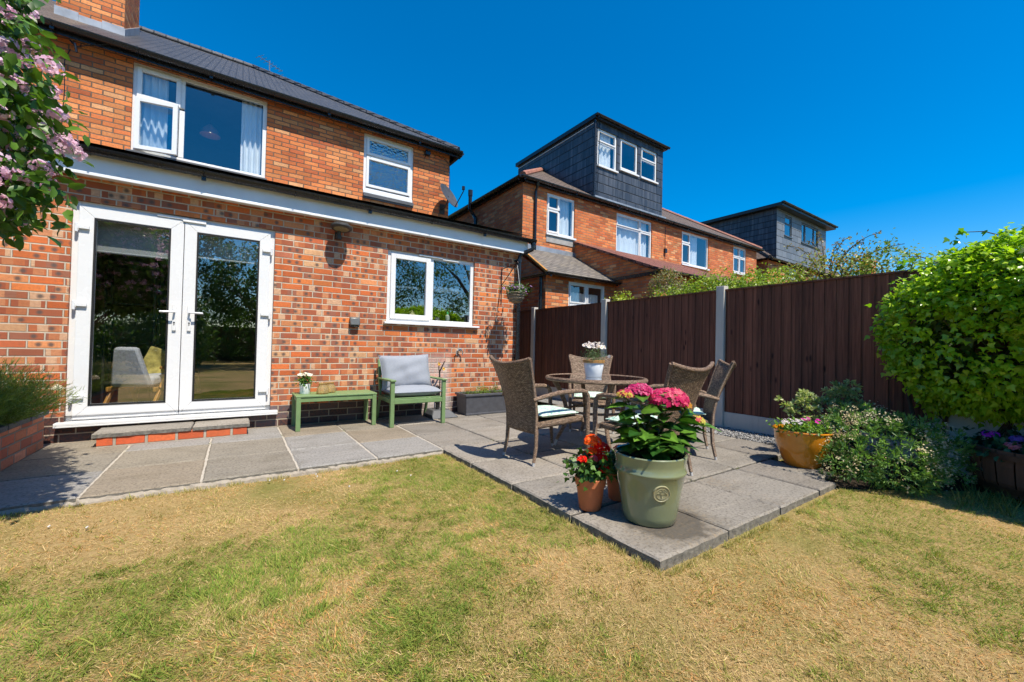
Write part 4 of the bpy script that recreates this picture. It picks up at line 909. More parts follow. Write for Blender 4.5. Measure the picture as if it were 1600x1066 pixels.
b = MB(); b.quad((20.13, 3, 5.2), (20.13, 3, 7.55), (20.13, 7.6, 7.55), (20.13, 7.6, 5.2)); b.build('dormer_cheek', SLATE_WALL, N2); b = MB(); b.quad((25.7, 3, 5.2), (25.7, 7.6, 5.2), (25.7, 7.6, 7.55), (25.7, 3, 7.55)); b.build('dormer_cheek', SLATE_WALL, N2)
b = MB(); b.box(19.85, 26.05, 2.68, 7.7, 7.56, 7.70); gutter(b, (19.83, 2.64, 7.72), (26.1, 2.64, 7.7), .06); b.build('dormer_roof', simple('black_roof_edge', (.014, .015, .017), .35), N2)
# ---- last roof with chimney
N3 = thing('distant_house', 'most distant house whose brick chimney shows above the garden shrubs', 'house', (0, 0, 0))
b = MB(); b.box(35, 46, 2, 10, 0, 4.6); b.build('wall', FAR_BRICK, N3); b = MB(); hiproof(b, 34.7, 46.3, 1.7, 10.3, 4.62, .6); b.build('roof', ROOF_FAR, N3)
c = MB(); c.box(37.9, 38.9, 4.3, 5.0, 5.4, 7.75); c.box(37.84, 38.96, 4.24, 5.06, 7.75, 7.9); c = c.build('chimney', FAR_BRICK, N3)
for x in (38.15, 38.6): MB().lathe([(.12, 0), (.14, .06), (.11, .1), (.1, .38), (.13, .42)], 12, (x, 4.65, 7.9)).build('chimney_pot', simple('clay_pot', (.36, .13, .07), .8), N3, smooth=True)
# ================================================================ FURNITURE
def rattan():
    m = NT('brown_rattan_weave'); uv = m.uv()
    col, row, lx, ly = cells(m, uv, .021, .0085, .5, .0006)
    r, rc = wnoise(m, col, row, 1.0)
    c = m.ramp(r, [(0, (.27, .175, .115)), (.3, (.39, .265, .175)), (.6, (.19, .12, .078)), (.8, (.50, .36, .25))], 'CONSTANT')
    e = edge(m, lx, ly, .021, .0085, .0032)
    c = m.mix(e, (.03, .02, .014), c)
    hx = m.math('SINE', m.math('MULTIPLY', lx, PI)); hy = m.math('SINE', m.math('MULTIPLY', ly, PI))
    m.bsdf(c, .48, m.bump(m.math('MULTIPLY', hx, hy), 1.0, .004), .4); return m.mat
RAT = rattan()
def rattan_wrap():
    m = NT('brown_rattan_wrap'); uv = m.uv(); sp = m.n('ShaderNodeSeparateXYZ', {0: uv})
    b = m.math('FRACT', m.math('DIVIDE', sp.outputs[1], .008)); r, rc = wnoise(m, m.math('FLOOR', m.math('DIVIDE', sp.outputs[1], .008)), m.math('FLOOR', m.math('DIVIDE', sp.outputs[0], .012)))
    c = m.ramp(r, [(0, (.27, .175, .115)), (.4, (.39, .265, .18)), (.75, (.2, .13, .085))], 'CONSTANT')
    h = m.math('SINE', m.math('MULTIPLY', b, PI)); c = m.mix(m.math('LESS_THAN', h, .45), c, (.035, .022, .016))
    m.bsdf(c, .48, m.bump(h, 1.0, .004), .4); return m.mat
RATW = rattan_wrap()
TIP = simple('grey_foot_cap', (.42, .42, .42), .4)
def rchair(label, loc, rz):
    t = thing('rattan_chair', label, 'chair', loc, rz, 'woven rattan chairs round the glass table')
    # backrest shell: skirt from z .26, flaring and leaning back, concave in plan
    def back(u, v):
        s = 2 * u - 1; z = .265 + v * (.595 + .048 * s * s)
        w = .205 + .012 * v + .072 * v ** 2.4
        lean = .02 + .0 * v + .20 * max(0, v - .2) ** 1.5
        return (-.285 - lean + .055 * (s * s) * (.3 + .7 * v) - .045 * v, s * w, z)
    b = MB(); b.grid(back, 18, 20); b.build('backrest', RAT, t, smooth=True, solid=.022, ang=80)
    b = MB(); b.tube([Vector(back(u / 12, 1)) for u in range(13)], .017, 8)
    for u in (0, 1): b.tube([Vector(back(u, v / 12)) for v in range(13)], .016, 8)
    b.build('back_edge', RATW, t, smooth=True, ang=80)
    b = MB(); b.hexa([(-.27, -.205, .30), (.26, -.235, .33), (.26, .235, .33), (-.27, .205, .30), (-.27, -.205, .36), (.26, -.235, .385), (.26, .235, .385), (-.27, .205, .36)]); b.build('seat', RAT, t, bevel=.02, smooth=True)
    b = MB(); b.tube([(.26, -.235, .345), (.285, -.12, .335), (.29, 0, .33), (.285, .12, .335), (.26, .235, .345)], .022, 8); b.build('seat_rail', RATW, t, smooth=True)
    for s in (-1, 1):
        b = MB(); b.tube([(-.285, s * .205, .30), (-.29, s * .21, .15), (-.315, s * .215, .03)], [.019, .017, .014], 9); b.mat = 1; b.tube([(-.315, s * .215, .03), (-.32, s * .216, 0)], [.0125, .011], 9); b.build('leg', [RATW, TIP], t, smooth=True)
        b = MB(); b.tube([(.25, s * .262, .60), (.272, s * .264, .575), (.28, s * .262, .5), (.282, s * .256, .33), (.295, s * .252, .15), (.305, s * .25, .03)], [.019, .02, .021, .021, .018, .014], 9); b.mat = 1; b.tube([(.305, s * .25, .03), (.308, s * .25, 0)], [.0125, .011], 9); b.build('leg', [RATW, TIP], t, smooth=True)
        b = MB(); b.tube([(-.335, s * .222, .56), (-.25, s * .252, .585), (-.1, s * .268, .612), (.08, s * .27, .622), (.2, s * .267, .618), (.255, s * .263, .603)], [.016, .019, .021, .021, .02, .019], 9); b.build('armrest', RATW, t, smooth=True, ang=80)
        b = MB(); b.grid(lambda u, v: (.275 - .03 * u, s * (.258 - .004 * u), .36 + .2 * v * (1 - u)), 3, 6)
    b = MB(); b.box(-.318, -.314, -.022, .022, .345, .37); b.build('care_label', simple('cream_label', (.7, .66, .58), .5), t)
    return t
C1 = rchair('rattan chair at the left of the glass table, side on, nearest the green chair', (2.42, -2.62, 0), math.radians(2))
C2 = dup(C1, (3.76, -1.86, 0), math.radians(-133), 'rattan chair on the fence side of the glass table, partly hidden by the flower pot')
C3 = dup(C1, (2.83, -3.38, 0), math.radians(93), 'rattan chair directly behind the hydrangea, its back to the lawn')
C4 = dup(C1, (3.67, -3.14, 0), math.radians(130), 'rattan chair at the right of the glass table, nearest the ochre bowl planter')
def cushmat():
    m = NT('leaf_print_cushion'); uv = m.uv()
    v = m.n('ShaderNodeTexVoronoi', {'Vector': m.n('ShaderNodeMapping', {0: uv, 3: (1.0, 2.4, 1), 2: (0, 0, .8)}).outputs[0], 'Scale': 24.0}).outputs[0]
    c = m.ramp(v, [(0, (.12, .30, .26)), (.3, (.22, .42, .36)), (.45, (.50, .62, .52)), (1, (.56, .66, .56))])
    m.bsdf(c, .85, m.bump(m.noise(uv, 40, 3), .3, .004), .2); return m.mat
CUSH = cushmat()
def pillow_fn(wx, wy, th, tuft=0, pinch=.12):
    def f(u, v, s):
        a, b = 2 * u - 1, 2 * v - 1
        k = (1 - a ** 4) * (1 - b ** 4); h = th / 2 * max(0, k) ** .5
        if tuft: h -= tuft * sum(math.exp(-((a - p) ** 2 + (b - q) ** 2) / .02) for p in (-.4, .4) for q in (-.4, .4))
        pa = 1 - pinch * (1 - abs(b)) ** 1 * .5; pb = 1 - pinch * (1 - abs(a)) * .5
        return (a * wx / 2 * (1 - pinch * .5 * (1 - b * b)), b * wy / 2 * (1 - pinch * .5 * (1 - a * a)), s * h)
    return f
def pillow(name, wx, wy, th, mat, tuft=0, pinch=.1, wr=.0, seed=0):
    f = pillow_fn(wx, wy, th, tuft, pinch); b = MB(); R = random.Random(seed)
    ph = [R.uniform(0, 6) for _ in range(6)]
    def g(s):
        def q(u, v):
            x, y, z = f(u, v, s); e = (1 - (2 * u - 1) ** 2) * (1 - (2 * v - 1) ** 2)
            z += wr * s * e * (math.sin(11 * u + 5 * v + ph[0]) + math.sin(17 * v - 8 * u + ph[1]) * .6 + .5 * math.sin(29 * u + ph[2]))
            return (x, y, z)
        return q
    b.grid(g(1), 22, 22); b.grid(g(-1), 22, 22)
    edge_pts = [Vector(f(i / 16, 0, 0)) for i in range(17)] + [Vector(f(1, i / 16, 0)) for i in range(17)] + [Vector(f(1 - i / 16, 1, 0)) for i in range(17)] + [Vector(f(0, 1 - i / 16, 0)) for i in range(17)]
    b.tube(edge_pts, .004, 6, False)
    return b.build(name, mat, smooth=True, ang=75)
for c, lab in ((C1, 'leaf print seat cushion on the left rattan chair'), (C2, 'leaf print seat cushion on the fence side rattan chair, seen under the table top'), (C3, 'leaf print seat cushion on the rattan chair behind the hydrangea'), (C4, 'leaf print seat cushion on the right rattan chair')):
    a = c.rotation_euler.z; o = pillow('seat_cushion', .44, .42, .07, CUSH, .012, .06, .002, 3)
    o.location = Vector(c.location) + Vector((-.01 * math.cos(a), -.01 * math.sin(a), .413)); o.rotation_euler.z = a; tag(o, lab, 'cushion', 'leaf print seat cushions')
# round table
T = thing('glass_table', 'round rattan patio table with smoked glass top', 'table', (3.15, -2.53, 0), .35)
b = MB(); N_ = 56; b.tube([(.505 * math.cos(2 * PI * i / N_), .505 * math.sin(2 * PI * i / N_), .69) for i in range(N_ + 1)], .022, 10, False)
b.lathe([(.44, .668), (.505, .668)], 56); b.build('table_rim', RATW, T, smooth=True)
TG = glassmat('smoked_table_glass', (.16, .18, .18), .10, 1.4)
b = MB(); b.lathe([(0, .706), (.488, .706), (.492, .702), (.488, .698), (0, .698)], 64); b.build('glass_top', TG, T, smooth=True, ang=20)
for k in range(4):
    a = PI / 4 + k * PI / 2; P = lambda r, z: (r * math.cos(a), r * math.sin(a), z)
    b = MB(); b.tube([P(.45, .675), P(.40, .6), P(.33, .45), P(.30, .33), P(.33, .2), P(.41, .06)], [.026, .025, .023, .022, .021, .017], 9); b.mat = 1; b.tube([P(.41, .06), P(.43, .0)], [.015, .013], 9); b.build('leg', [RATW, TIP], T, smooth=True)
b = MB(); b.tube([(.30 * math.cos(2 * PI * i / 32), .30 * math.sin(2 * PI * i / 32), .36) for i in range(33)], .013, 8, False); b.build('brace_ring', RATW, T, smooth=True)

# green bench (side table) and green chair
B = thing('green_bench', 'low sage green slatted metal bench against the brick wall', 'bench', (1.035, -.235, 0))
b = MB(); n = 5; w = .42 / n
b.box(-.45, .45, -.215, .205, .378, .398); b.build('top', GREENMETAL, B, bevel=.005)
b = MB(); ring_z = (.335, .377)
b.box(-.40, .40, -.205, -.19, .325, .3775); b.box(-.40, .40, .18, .195, .325, .3775); b.box(-.43, -.415, -.17, .16, .325, .3775); b.box(.415, .43, -.17, .16, .325, .3775); b.build('apron', GREENMETAL, B, bevel=.003)
for sx in (-1, 1):
    for sy in (-1, 1): x = sx * .42; y = -.19 if sy < 0 else .18; MB().box(x - .024, x + .024, y - .022, y + .022, 0, .3777).build('leg', GREENMETAL, B, bevel=.004)
G = thing('green_armchair', 'sage green metal garden armchair holding pale grey cushions', 'chair', (1.93, -.37, 0))
for s in (-1, 1):
    x = s * .335
    MB().box(x - .024, x + .024, -.345, -.297, 0, .55).build('leg', GREENMETAL, G, bevel=.004)
    b = MB(); b.bar((x, .30, 0), (x, .17, .36), .03, .04, (0, 1, 0)); b.bar((x, .17, .36), (x, .27, .80), .03, .04, (0, 1, 0)); b.build('leg', GREENMETAL, G, bevel=.004)
    MB().box(x - .034, x + .034, -.36, .22, .5505, .572).build('armrest', GREENMETAL, G, bevel=.005)
b = MB(); b.box(-.31, .31, -.34, -.315, .28, .335); b.box(-.31, .31, .16, .18, .28, .335)
for s in (-1, 1): b.box(s * .335 - .012, s * .335 + .012, -.296, .17, .285, .335)
b.build('seat_frame', GREENMETAL, G, bevel=.003)
b = MB()
for i in range(6): y = -.31 + i * .08; b.box(-.32, .32, y, y + .06, .3355, .348)
b.build('seat_slats', GREENMETAL, G, bevel=.002)
b = MB()
for i in range(5): z = .42 + i * .085; y = .185 + (z - .36) * .227; b.box(-.318, .318, y, y + .014, z, z + .06)
b.build('back_slats', GREENMETAL, G, bevel=.002)
GC = simple('pale_grey_cushion_cloth', (.255, .275, .315), .9, .05, 40, bump=.25, bscale=220)
o = pillow('seat_cushion', .66, .56, .13, GC, 0, .02, .003, 1); o.location = (1.93, -.41, .412); tag(o, 'thick pale grey seat cushion on the green garden armchair', 'cushion')
o = pillow('back_cushion', .68, .46, .19, GC, 0, .12, .010, 2); o.location = (1.90, -.30, .645); o.rotation_euler = (math.radians(73), math.radians(-2), 0); tag(o, 'plump pale grey back cushion propped on the green garden armchair', 'cushion')
# jars
AMB = NT('amber_glass'); tr = AMB.n('ShaderNodeBsdfTransparent', {'Color': (.88, .80, .58, 1)}); gl = AMB.n('ShaderNodeBsdfGlossy', {'Roughness': .05}); gl.inputs['Normal'].default_value = (0, 0, 0)
pb = AMB.bsdf((.6, .5, .28), .12, None, .8, link=False); mx = AMB.n('ShaderNodeMixShader', {0: .28, 1: tr.outputs[0], 2: pb.outputs[0]}); AMB.t.links.new(mx.outputs[0], AMB.out.inputs[0])
for (x, y, s, lab) in ((.885, -.30, 1, 'squat amber ribbed glass jar nearer the white pot on the green bench'), (.985, -.19, .98, 'squat amber ribbed glass jar further from the white pot on the green bench')):
    b = MB(); pr = [(0, .002), (.06, .002), (.068, .012), (.068, .05), (.056, .085), (.042, .105), (.04, .118), (.055, .128), (.05, .128), (.037, .117), (.05, .085), (.062, .05), (.06, .012), (0, .01)]
    n = 40; vs = []; k = len(pr)
    for j in range(n):
        a = 2 * PI * j / n; w = 1 + .035 * math.cos(a * 10)
        for r, z in pr: vs.append((r * w * s * math.cos(a), r * w * s * math.sin(a), z * s))
    b.add(vs, [(j * k + i, ((j + 1) % n) * k + i, ((j + 1) % n) * k + i + 1, j * k + i + 1) for j in range(n) for i in range(k - 1)])
    tag(b.build('glass_jar', AMB.mat, loc=(x, y, .398), smooth=True), lab, 'jar', 'amber glass jars on the bench')
# ornament base
U = thing('parasol_base', 'dark grey wedge shaped weighted base with a short black stem by the green chair', 'parasol base', (2.44, -.25, 0))
DG = simple('dark_grey_plastic', (.06, .065, .072), .5, .15, 12)
b = MB(); b.hexa([(-.21, -.17, 0), (.20, -.17, 0), (.2, .17, 0), (-.21, .17, 0), (-.15, -.07, .11), (.09, -.07, .11), (.09, .14, .11), (-.15, .14, .11)]); b.build('weighted_base', DG, U, bevel=.012, smooth=True)
b = MB(); b.tube([(-.06, 0, .1), (-.06, 0, .40)], .024, 12); b.tube([(-.06, 0, .2), (-.06, 0, .25)], .036, 12); b.tube([(-.06, 0, .36), (-.06, 0, .43)], [.04, .03], 12); b.tube([(-.06, 0, .22), (-.02, -.03, .24)], .012, 8); b.build('stem', BLACK_PL, U, smooth=True)
U2 = thing('garden_stake', 'dark twisted garden stake with small yellow flower ornaments behind the green chair', 'garden ornament', (2.47, -.12, 0))
b = MB(); b.tube([(0, 0, 0), (0, 0, .5), (-.01, 0, .62), (.02, -.01, .69), (.06, -.02, .78)], [.009, .010, .012, .011, .006], 8); b.tube([(-.005, 0, .60), (-.03, -.02, .66), (-.03, -.02, .72)], .007, 6); b.build('stake', simple('dark_iron', (.03, .022, .018), .6), U2, smooth=True)
YL = simple('yellow_enamel', (.75, .42, .03), .4)
for p in ((.04, -.03, .665), (-.03, -.025, .735)):
    b = MB()
    for k in range(6): a = k * PI / 3; b.tube([(p[0], p[1], p[2]), (p[0] + .022 * math.cos(a), p[1] - .006, p[2] + .022 * math.sin(a))], [.003, .008], 6)
    b.build('flower_ornament', YL, U2, smooth=True)

# ================================================================ POTS AND PLANTS
LEAF = leafmat('green_leaf'); LEAFG = leafmat('glossy_ivy_leaf', .5, .27, .6); PET = leafmat('petal', .4, .6, .15, (1.25, 1.15, 1.15)); BLADEM = leafmat('grass_blade', .3, .7, .15)
def terracotta(name, col): return simple(name, col, .7, .12, 9, bump=.2)
TERRA = terracotta('terracotta', (.52, .155, .06))
def pot(parent, prof, mat, n=36, name='pot'): return MB().lathe(prof, n).build(name, mat, parent, smooth=True, ang=50)
def rnd_dirs(R, n, up=0.0): d = R.normal(size=(n, 3)); d[:, 2] += up; return unit(d)
def leafset(name, parent, P, Nn, R, size, c0, c1, mat=None, tpl='kite', width=1, droop=.3, tone=None, c2=None, p2=0):
    n = len(P); D = unit(np.cross(Nn + .4 * R.normal(size=(n, 3)), R.normal(size=(n, 3))) + Nn * .5 + np.array([0, 0, -droop]))
    NN = unit(Nn * .8 + R.normal(size=(n, 3)) * .55 + np.array([0, -.12, .5]))
    t = np.clip((R.rand(n) if tone is None else .55 * tone + .45 * R.rand(n)), 0, 1); c = lerp3(c0, c1, t)
    if c2 is not None: m = R.rand(n) < p2; c[m] = np.array(c2)
    return leaves(name, P, NN, D, size * (.65 + .6 * R.rand(n)), c, mat or LEAF, tpl, width, parent)
def flowerhead(name, parent, c, r, n, R, cols, size, flat=.7, axis=(0, 0, 1), mat=None):
    """dome of four-petalled florets"""
    d = unit(R.normal(size=(n, 3))); d[:, 2] = np.abs(d[:, 2]) * 1.0 - .25; d = unit(d)
    P = np.array(c) + d * np.array([r, r, r * flat]) * (.9 + .12 * R.rand(n, 1)); P4 = np.repeat(P, 4, 0); N4 = np.repeat(unit(d + .25 * R.normal(size=(n, 3)) + (0, -.45, .45)), 4, 0)
    t = unit(np.cross(N4, np.repeat(R.normal(size=(n, 3)), 4, 0))); b = np.cross(N4, t); a = np.tile(np.arange(4) * PI / 2, n)
    D = t * np.cos(a)[:, None] + b * np.sin(a)[:, None]
    ci = R.randint(0, len(cols), n); cc = np.array(cols)[ci] * (.8 + .4 * R.rand(n, 1))
    return leaves(name, P4, N4, D, np.full(4 * n, size), np.repeat(cc, 4, 0), mat or PET, 'petal', 1.0, parent)

# ---- glazed green pot with hydrangea
def glaze(name, col, drip=None, rough=.12):
    m = NT(name); uv = m.uv(); c = m.mix(m.math('MULTIPLY_ADD', m.noise(uv, 7, 5), 1.4, -.3, clamp=True), tuple(k * .86 for k in col), tuple(k * 1.1 for k in col))
    c = m.mix(m.math('MULTIPLY_ADD', m.noise(uv, 160, 2), 2, -1.3, clamp=True), c, tuple(k * .7 for k in col))
    if drip: c = m.mix(m.math('MULTIPLY_ADD', m.noise(m.n('ShaderNodeMapping', {0: uv, 3: (5, .7, 1)}).outputs[0], 2, 4), 3, -1.6, clamp=True), c, drip)
    m.bsdf(c, rough, m.bump(m.noise(uv, 12, 3), .08, .01), .5, Coat_Weight=.6, Coat_Roughness=.05); return m.mat
HP = thing('glazed_green_pot', 'large sage green glazed pot with a raised tree emblem at the patio corner', 'plant pot', (2.075, -4.035, 0))
SAGE = glaze('sage_glaze', (.205, .235, .132))
pot(HP, [(0, .0), (.140, .0), (.150, .008), (.158, .05), (.182, .20), (.199, .285), (.207, .296), (.206, .305), (.199, .312), (.202, .35), (.206, .375), (.209, .39), (.203, .396), (.193, .392), (.188, .37), (.183, .33)], SAGE, 56)
b = MB(); b.lathe([(0, .345), (.184, .345), (.186, .342)], 30); b.build('compost', SOIL, HP, smooth=True)
# medallion facing the camera: disc, ring, tree and ring of raised letters
ca = math.atan2(-5.6 + 4.035, 0 - 2.075) + math.radians(20); zc = .208; rr = .1868
mx_ = Matrix.Translation(Vector((rr * math.cos(ca), rr * math.sin(ca), zc))) @ Matrix.Rotation(ca, 4, 'Z') @ Matrix.Rotation(math.radians(11), 4, 'Y')
def onm(pts): return [tuple(mx_ @ Vector(p)) for p in pts]
b = MB()
def disc(y, z, r, h, n=28, inner=None):
    o = [(h, y + r * math.cos(2 * PI * i / n), z + r * math.sin(2 * PI * i / n)) for i in range(n)]
    i_ = [(-.012, p[1] + (p[1] - y) * .06, p[2] + (p[2] - z) * .06) for p in o]
    b.add(onm(o + i_), [tuple(range(n))] + [(i, i + n, (i + 1) % n + n, (i + 1) % n) for i in range(n)])
disc(0, 0, .046, .002)
for r, t in ((.045, .0022), (.030, .0014)): b.tube(onm([(.003, r * math.cos(2 * PI * i / 36), r * math.sin(2 * PI * i / 36)) for i in range(37)]), t, 5, False)
b.tube(onm([(.003, 0, -.024), (.004, 0, -.004), (.003, 0, .004)]), [.0032, .0022, .0016], 6)
Rm = random.Random(2)
for k in range(9):
    a = math.radians(8 + 164 * k / 8); q = .013 + .010 * Rm.random()
    b.tube(onm([(.003, 0, -.004), (.0035, .5 * q * math.cos(a), q * .55 * math.sin(a)), (.003, q * math.cos(a) * 1.1, q * math.sin(a))]), [.0014, .0011, .0008], 5)
    for j in range(4): cy = q * math.cos(a) * 1.1 + Rm.uniform(-.004, .004); cz = q * math.sin(a) + Rm.uniform(-.003, .004); disc(cy, cz, .0022, .0048, 6)
b.tube(onm([(.003, -.012, -.024), (.003, 0, -.022), (.003, .012, -.024)]), .0013, 5)
b.build('tree_emblem', glaze('worn_sage_relief', (.36, .34, .20), None, .4), HP, smooth=True, ang=40)
# raised lettering around the medallion (as on the pot: a ring of small capitals, unreadable at this size)
R = np.random.RandomState(12)
HY = thing('hydrangea', 'pink hydrangea with large dark leaves growing in the green glazed pot', 'hydrangea', (2.075, -4.035, .345))
base = np.array((2.075, -4.035, .345))
heads = [((2.155, -4.10, .705), .112, 230, .62, [(.62, .03, .14), (.70, .08, .20), (.55, .02, .12), (.72, .16, .22)]), ((2.01, -4.0, .755), .072, 120, .6, [(.60, .04, .18), (.68, .13, .28), (.52, .03, .15)]), ((1.935, -3.97, .735), .05, 70, .55, [(.62, .05, .16), (.72, .35, .08), (.55, .5, .1)]), ((2.30, -4.19, .585), .045, 60, .6, [(.70, .45, .06), (.66, .08, .14), (.6, .55, .12)]), ((2.24, -4.16, .675), .03, 25, .6, [(.72, .5, .08), (.66, .3, .06)]), ((2.2, -3.93, .69), .06, 60, .6, [(.62, .05, .16), (.7, .14, .2)])]
stems = MB(); ends = []
for (h, r, n, fl, cols) in heads:
    hv = np.array(h) - base; p0 = np.array([hv[0] * .12, hv[1] * .12, 0]); p1 = np.array([hv[0] * .55, hv[1] * .55, hv[2] * .55]); ends.append((p0, p1, hv))
    stems.tube([p0, p1, hv - (0, 0, .02)], [.006, .005, .004], 7)
    hd = MB().lathe([(0, -.02), (r * .5, -.012), (r * .8, 0), (r * .82, r * fl * .5), (r * .5, r * fl * .82), (0, r * fl * .92)], 14, tuple(hv)).build('flower_core', simple('flower_core_green', (.2, .12, .05), .8), HY, smooth=True)
    flowerhead('flower_head', HY, hv, r, n, R, cols, .0185 if r > .06 else .014, fl)
for k in range(9):
    a = k * 2.4; e = np.array([.13 * math.cos(a), .13 * math.sin(a), .12 + .1 * R.rand()]); p0 = e * (.25, .25, 0); stems.tube([p0, e * (.6, .6, .6), e], [.006, .004, .003], 6); ends.append((p0, e * (.6, .6, .6), e))
stems.build('stems', simple('hydrangea_stem', (.12, .1, .04), .7), HY, smooth=True)
P = []; Dd = []; Sz = []
for (p0, p1, p2) in ends:
    for t in (.3, .45, .6, .74, .86, .97):
        c = p0 * (1 - t) ** 2 + 2 * p1 * t * (1 - t) + p2 * t * t
        for k in range(3 if t > .5 else 2):
            a = R.rand() * 6.28; d = np.array([math.cos(a), math.sin(a), .35 - .25 * R.rand()])
            d[:2] += 1.1 * p2[:2] / max(.05, np.linalg.norm(p2[:2])) * .45; P.append(c + np.array([0, 0, -.015])); Dd.append(d); Sz.append(.085 + .065 * R.rand())
P = np.array(P); Dd = unit(np.array(Dd)); n = len(P); Nn = unit(np.array([0, 0, 1]) - Dd * Dd[:, 2:3] + .3 * R.normal(size=(n, 3)))
def bigleaves(name, P, Nn, Dd, size, cols, mat, parent, wid=.34, K=7, droop=.32, fold=.16, serr=.02):
    """broad veined leaves built as small curved grids"""
    vs = []; fs = []; cs = []; W = unit(np.cross(Nn, Dd)); Z = np.cross(Dd, W)
    for i in range(len(P)):
        b = len(vs); s = size[i]; o = P[i]; tw = R.rand() * .15
        for k in range(K + 1):
            t = k / K; w = wid * math.sin(PI * min(1, t * 1.0) ** .78) * (1 + (serr if k % 2 else -serr) * 2) if 0 < k < K else (.012 if k == 0 else 0.004)
            for j in (-1, -.5, 0, .5, 1):
                z = fold * abs(j) * w + -droop * t * t + (.012 if abs(j) == .5 else 0) * (1 if k % 2 else -1) + tw * j * w
                vs.append(o + s * (t * Dd[i] + j * w * W[i] + z * Z[i])); cs.append(cols[i] * (1.35 if j == 0 else (1.0 if k % 2 else .88)))
        for k in range(K):
            for j in range(4): a = b + k * 5 + j; fs.append((a, a + 1, a + 6, a + 5))
    me = bpy.data.meshes.new(name); me.from_pydata([tuple(v) for v in vs], [], fs); c = np.ones((len(vs), 4), np.float32); c[:, :3] = np.clip(np.array(cs), 0, 1)
    me.color_attributes.new('Col', 'FLOAT_COLOR', 'POINT').data.foreach_set('color', c.ravel()); me.polygons.foreach_set('use_smooth', [True] * len(fs)); me.materials.append(mat)
    o = bpy.data.objects.new(name, me); COL.objects.link(o); o.parent = parent; return o
LEAFH = leafmat('hydrangea_leaf', .25, .3, .5)
bigleaves('foliage', P, Nn, Dd, np.array(Sz), lerp3((.02, .075, .012), (.13, .27, .03), R.rand(n) ** 1.5), LEAFH, HY)

# ---- geraniums in terracotta
def geranium(label, plabel, loc, s, heads, group='red geraniums beside the green pot', gp='terracotta pots beside the green pot'):
    t = thing('terracotta_pot', plabel, 'plant pot', loc, 0, gp)
    pot(t, [(0, 0), (.062 * s, 0), (.068 * s, .006), (.085 * s, .14 * s), (.088 * s, .15 * s), (.094 * s, .152 * s), (.099 * s, .198 * s), (.094 * s, .202 * s), (.088 * s, .196 * s), (.084 * s, .16 * s)], TERRA)
    MB().lathe([(0, .175 * s), (.086 * s, .175 * s)], 20).build('compost', SOIL, t)
    g = thing('geranium', label, 'geranium', (loc[0], loc[1], loc[2] + .175 * s), 0, group)
    n = 620; P = R.normal(size=(n, 3)) * (.058 * s, .058 * s, .045 * s) + (0, 0, .085 * s); P[:, 2] = np.maximum(P[:, 2], -.01)
    Nn = unit(P * (1, 1, .6) + R.normal(size=(n, 3)) * .03 + (0, 0, .03)); leafset('foliage', g, P, Nn, R, np.full(n, .036 * s), (.015, .06, .012), (.10, .22, .03), LEAF, 'ivy', 1.05, .1)
    st = MB()
    for (h, r, nn, cols) in heads: st.tube([(h[0] * .3, h[1] * .3, 0), (h[0] * .8, h[1] * .8, h[2] * .6), h], [.003, .0025, .002], 5); flowerhead('flower_head', g, h, r, nn, R, cols, .0135, .8)
    st.build('stems', simple('geranium_stem', (.10, .14, .04), .7), g)
RD = [(.85, .014, .006), (.74, .008, .006), (.9, .035, .012)]; OR = [(.95, .13, .01), (.9, .08, .008), (.98, .2, .02)]; PK = [(.75, .12, .15)]
geranium('orange and red geranium in the front terracotta pot', 'terracotta pot standing left of the green glazed pot', (1.875, -3.745, 0), 1.0,
    [((.004, -.01, .245), .050, 80, OR), ((-.012, -.02, .185), .030, 36, OR), ((.062, -.03, .195), .050, 80, RD), ((-.085, -.01, .145), .026, 30, RD), ((.025, -.06, .145), .040, 55, RD), ((.045, -.07, .08), .034, 44, RD), ((-.025, -.05, .15), .022, 24, PK), ((-.0, .04, .16), .024, 20, RD)])
geranium('red geranium half hidden behind the green glazed pot', 'terracotta pot half hidden behind the green glazed pot', (2.16, -3.72, 0), .9, [((-.02, -.03, .19), .024, 24, RD), ((.02, .03, .17), .02, 14, RD)])

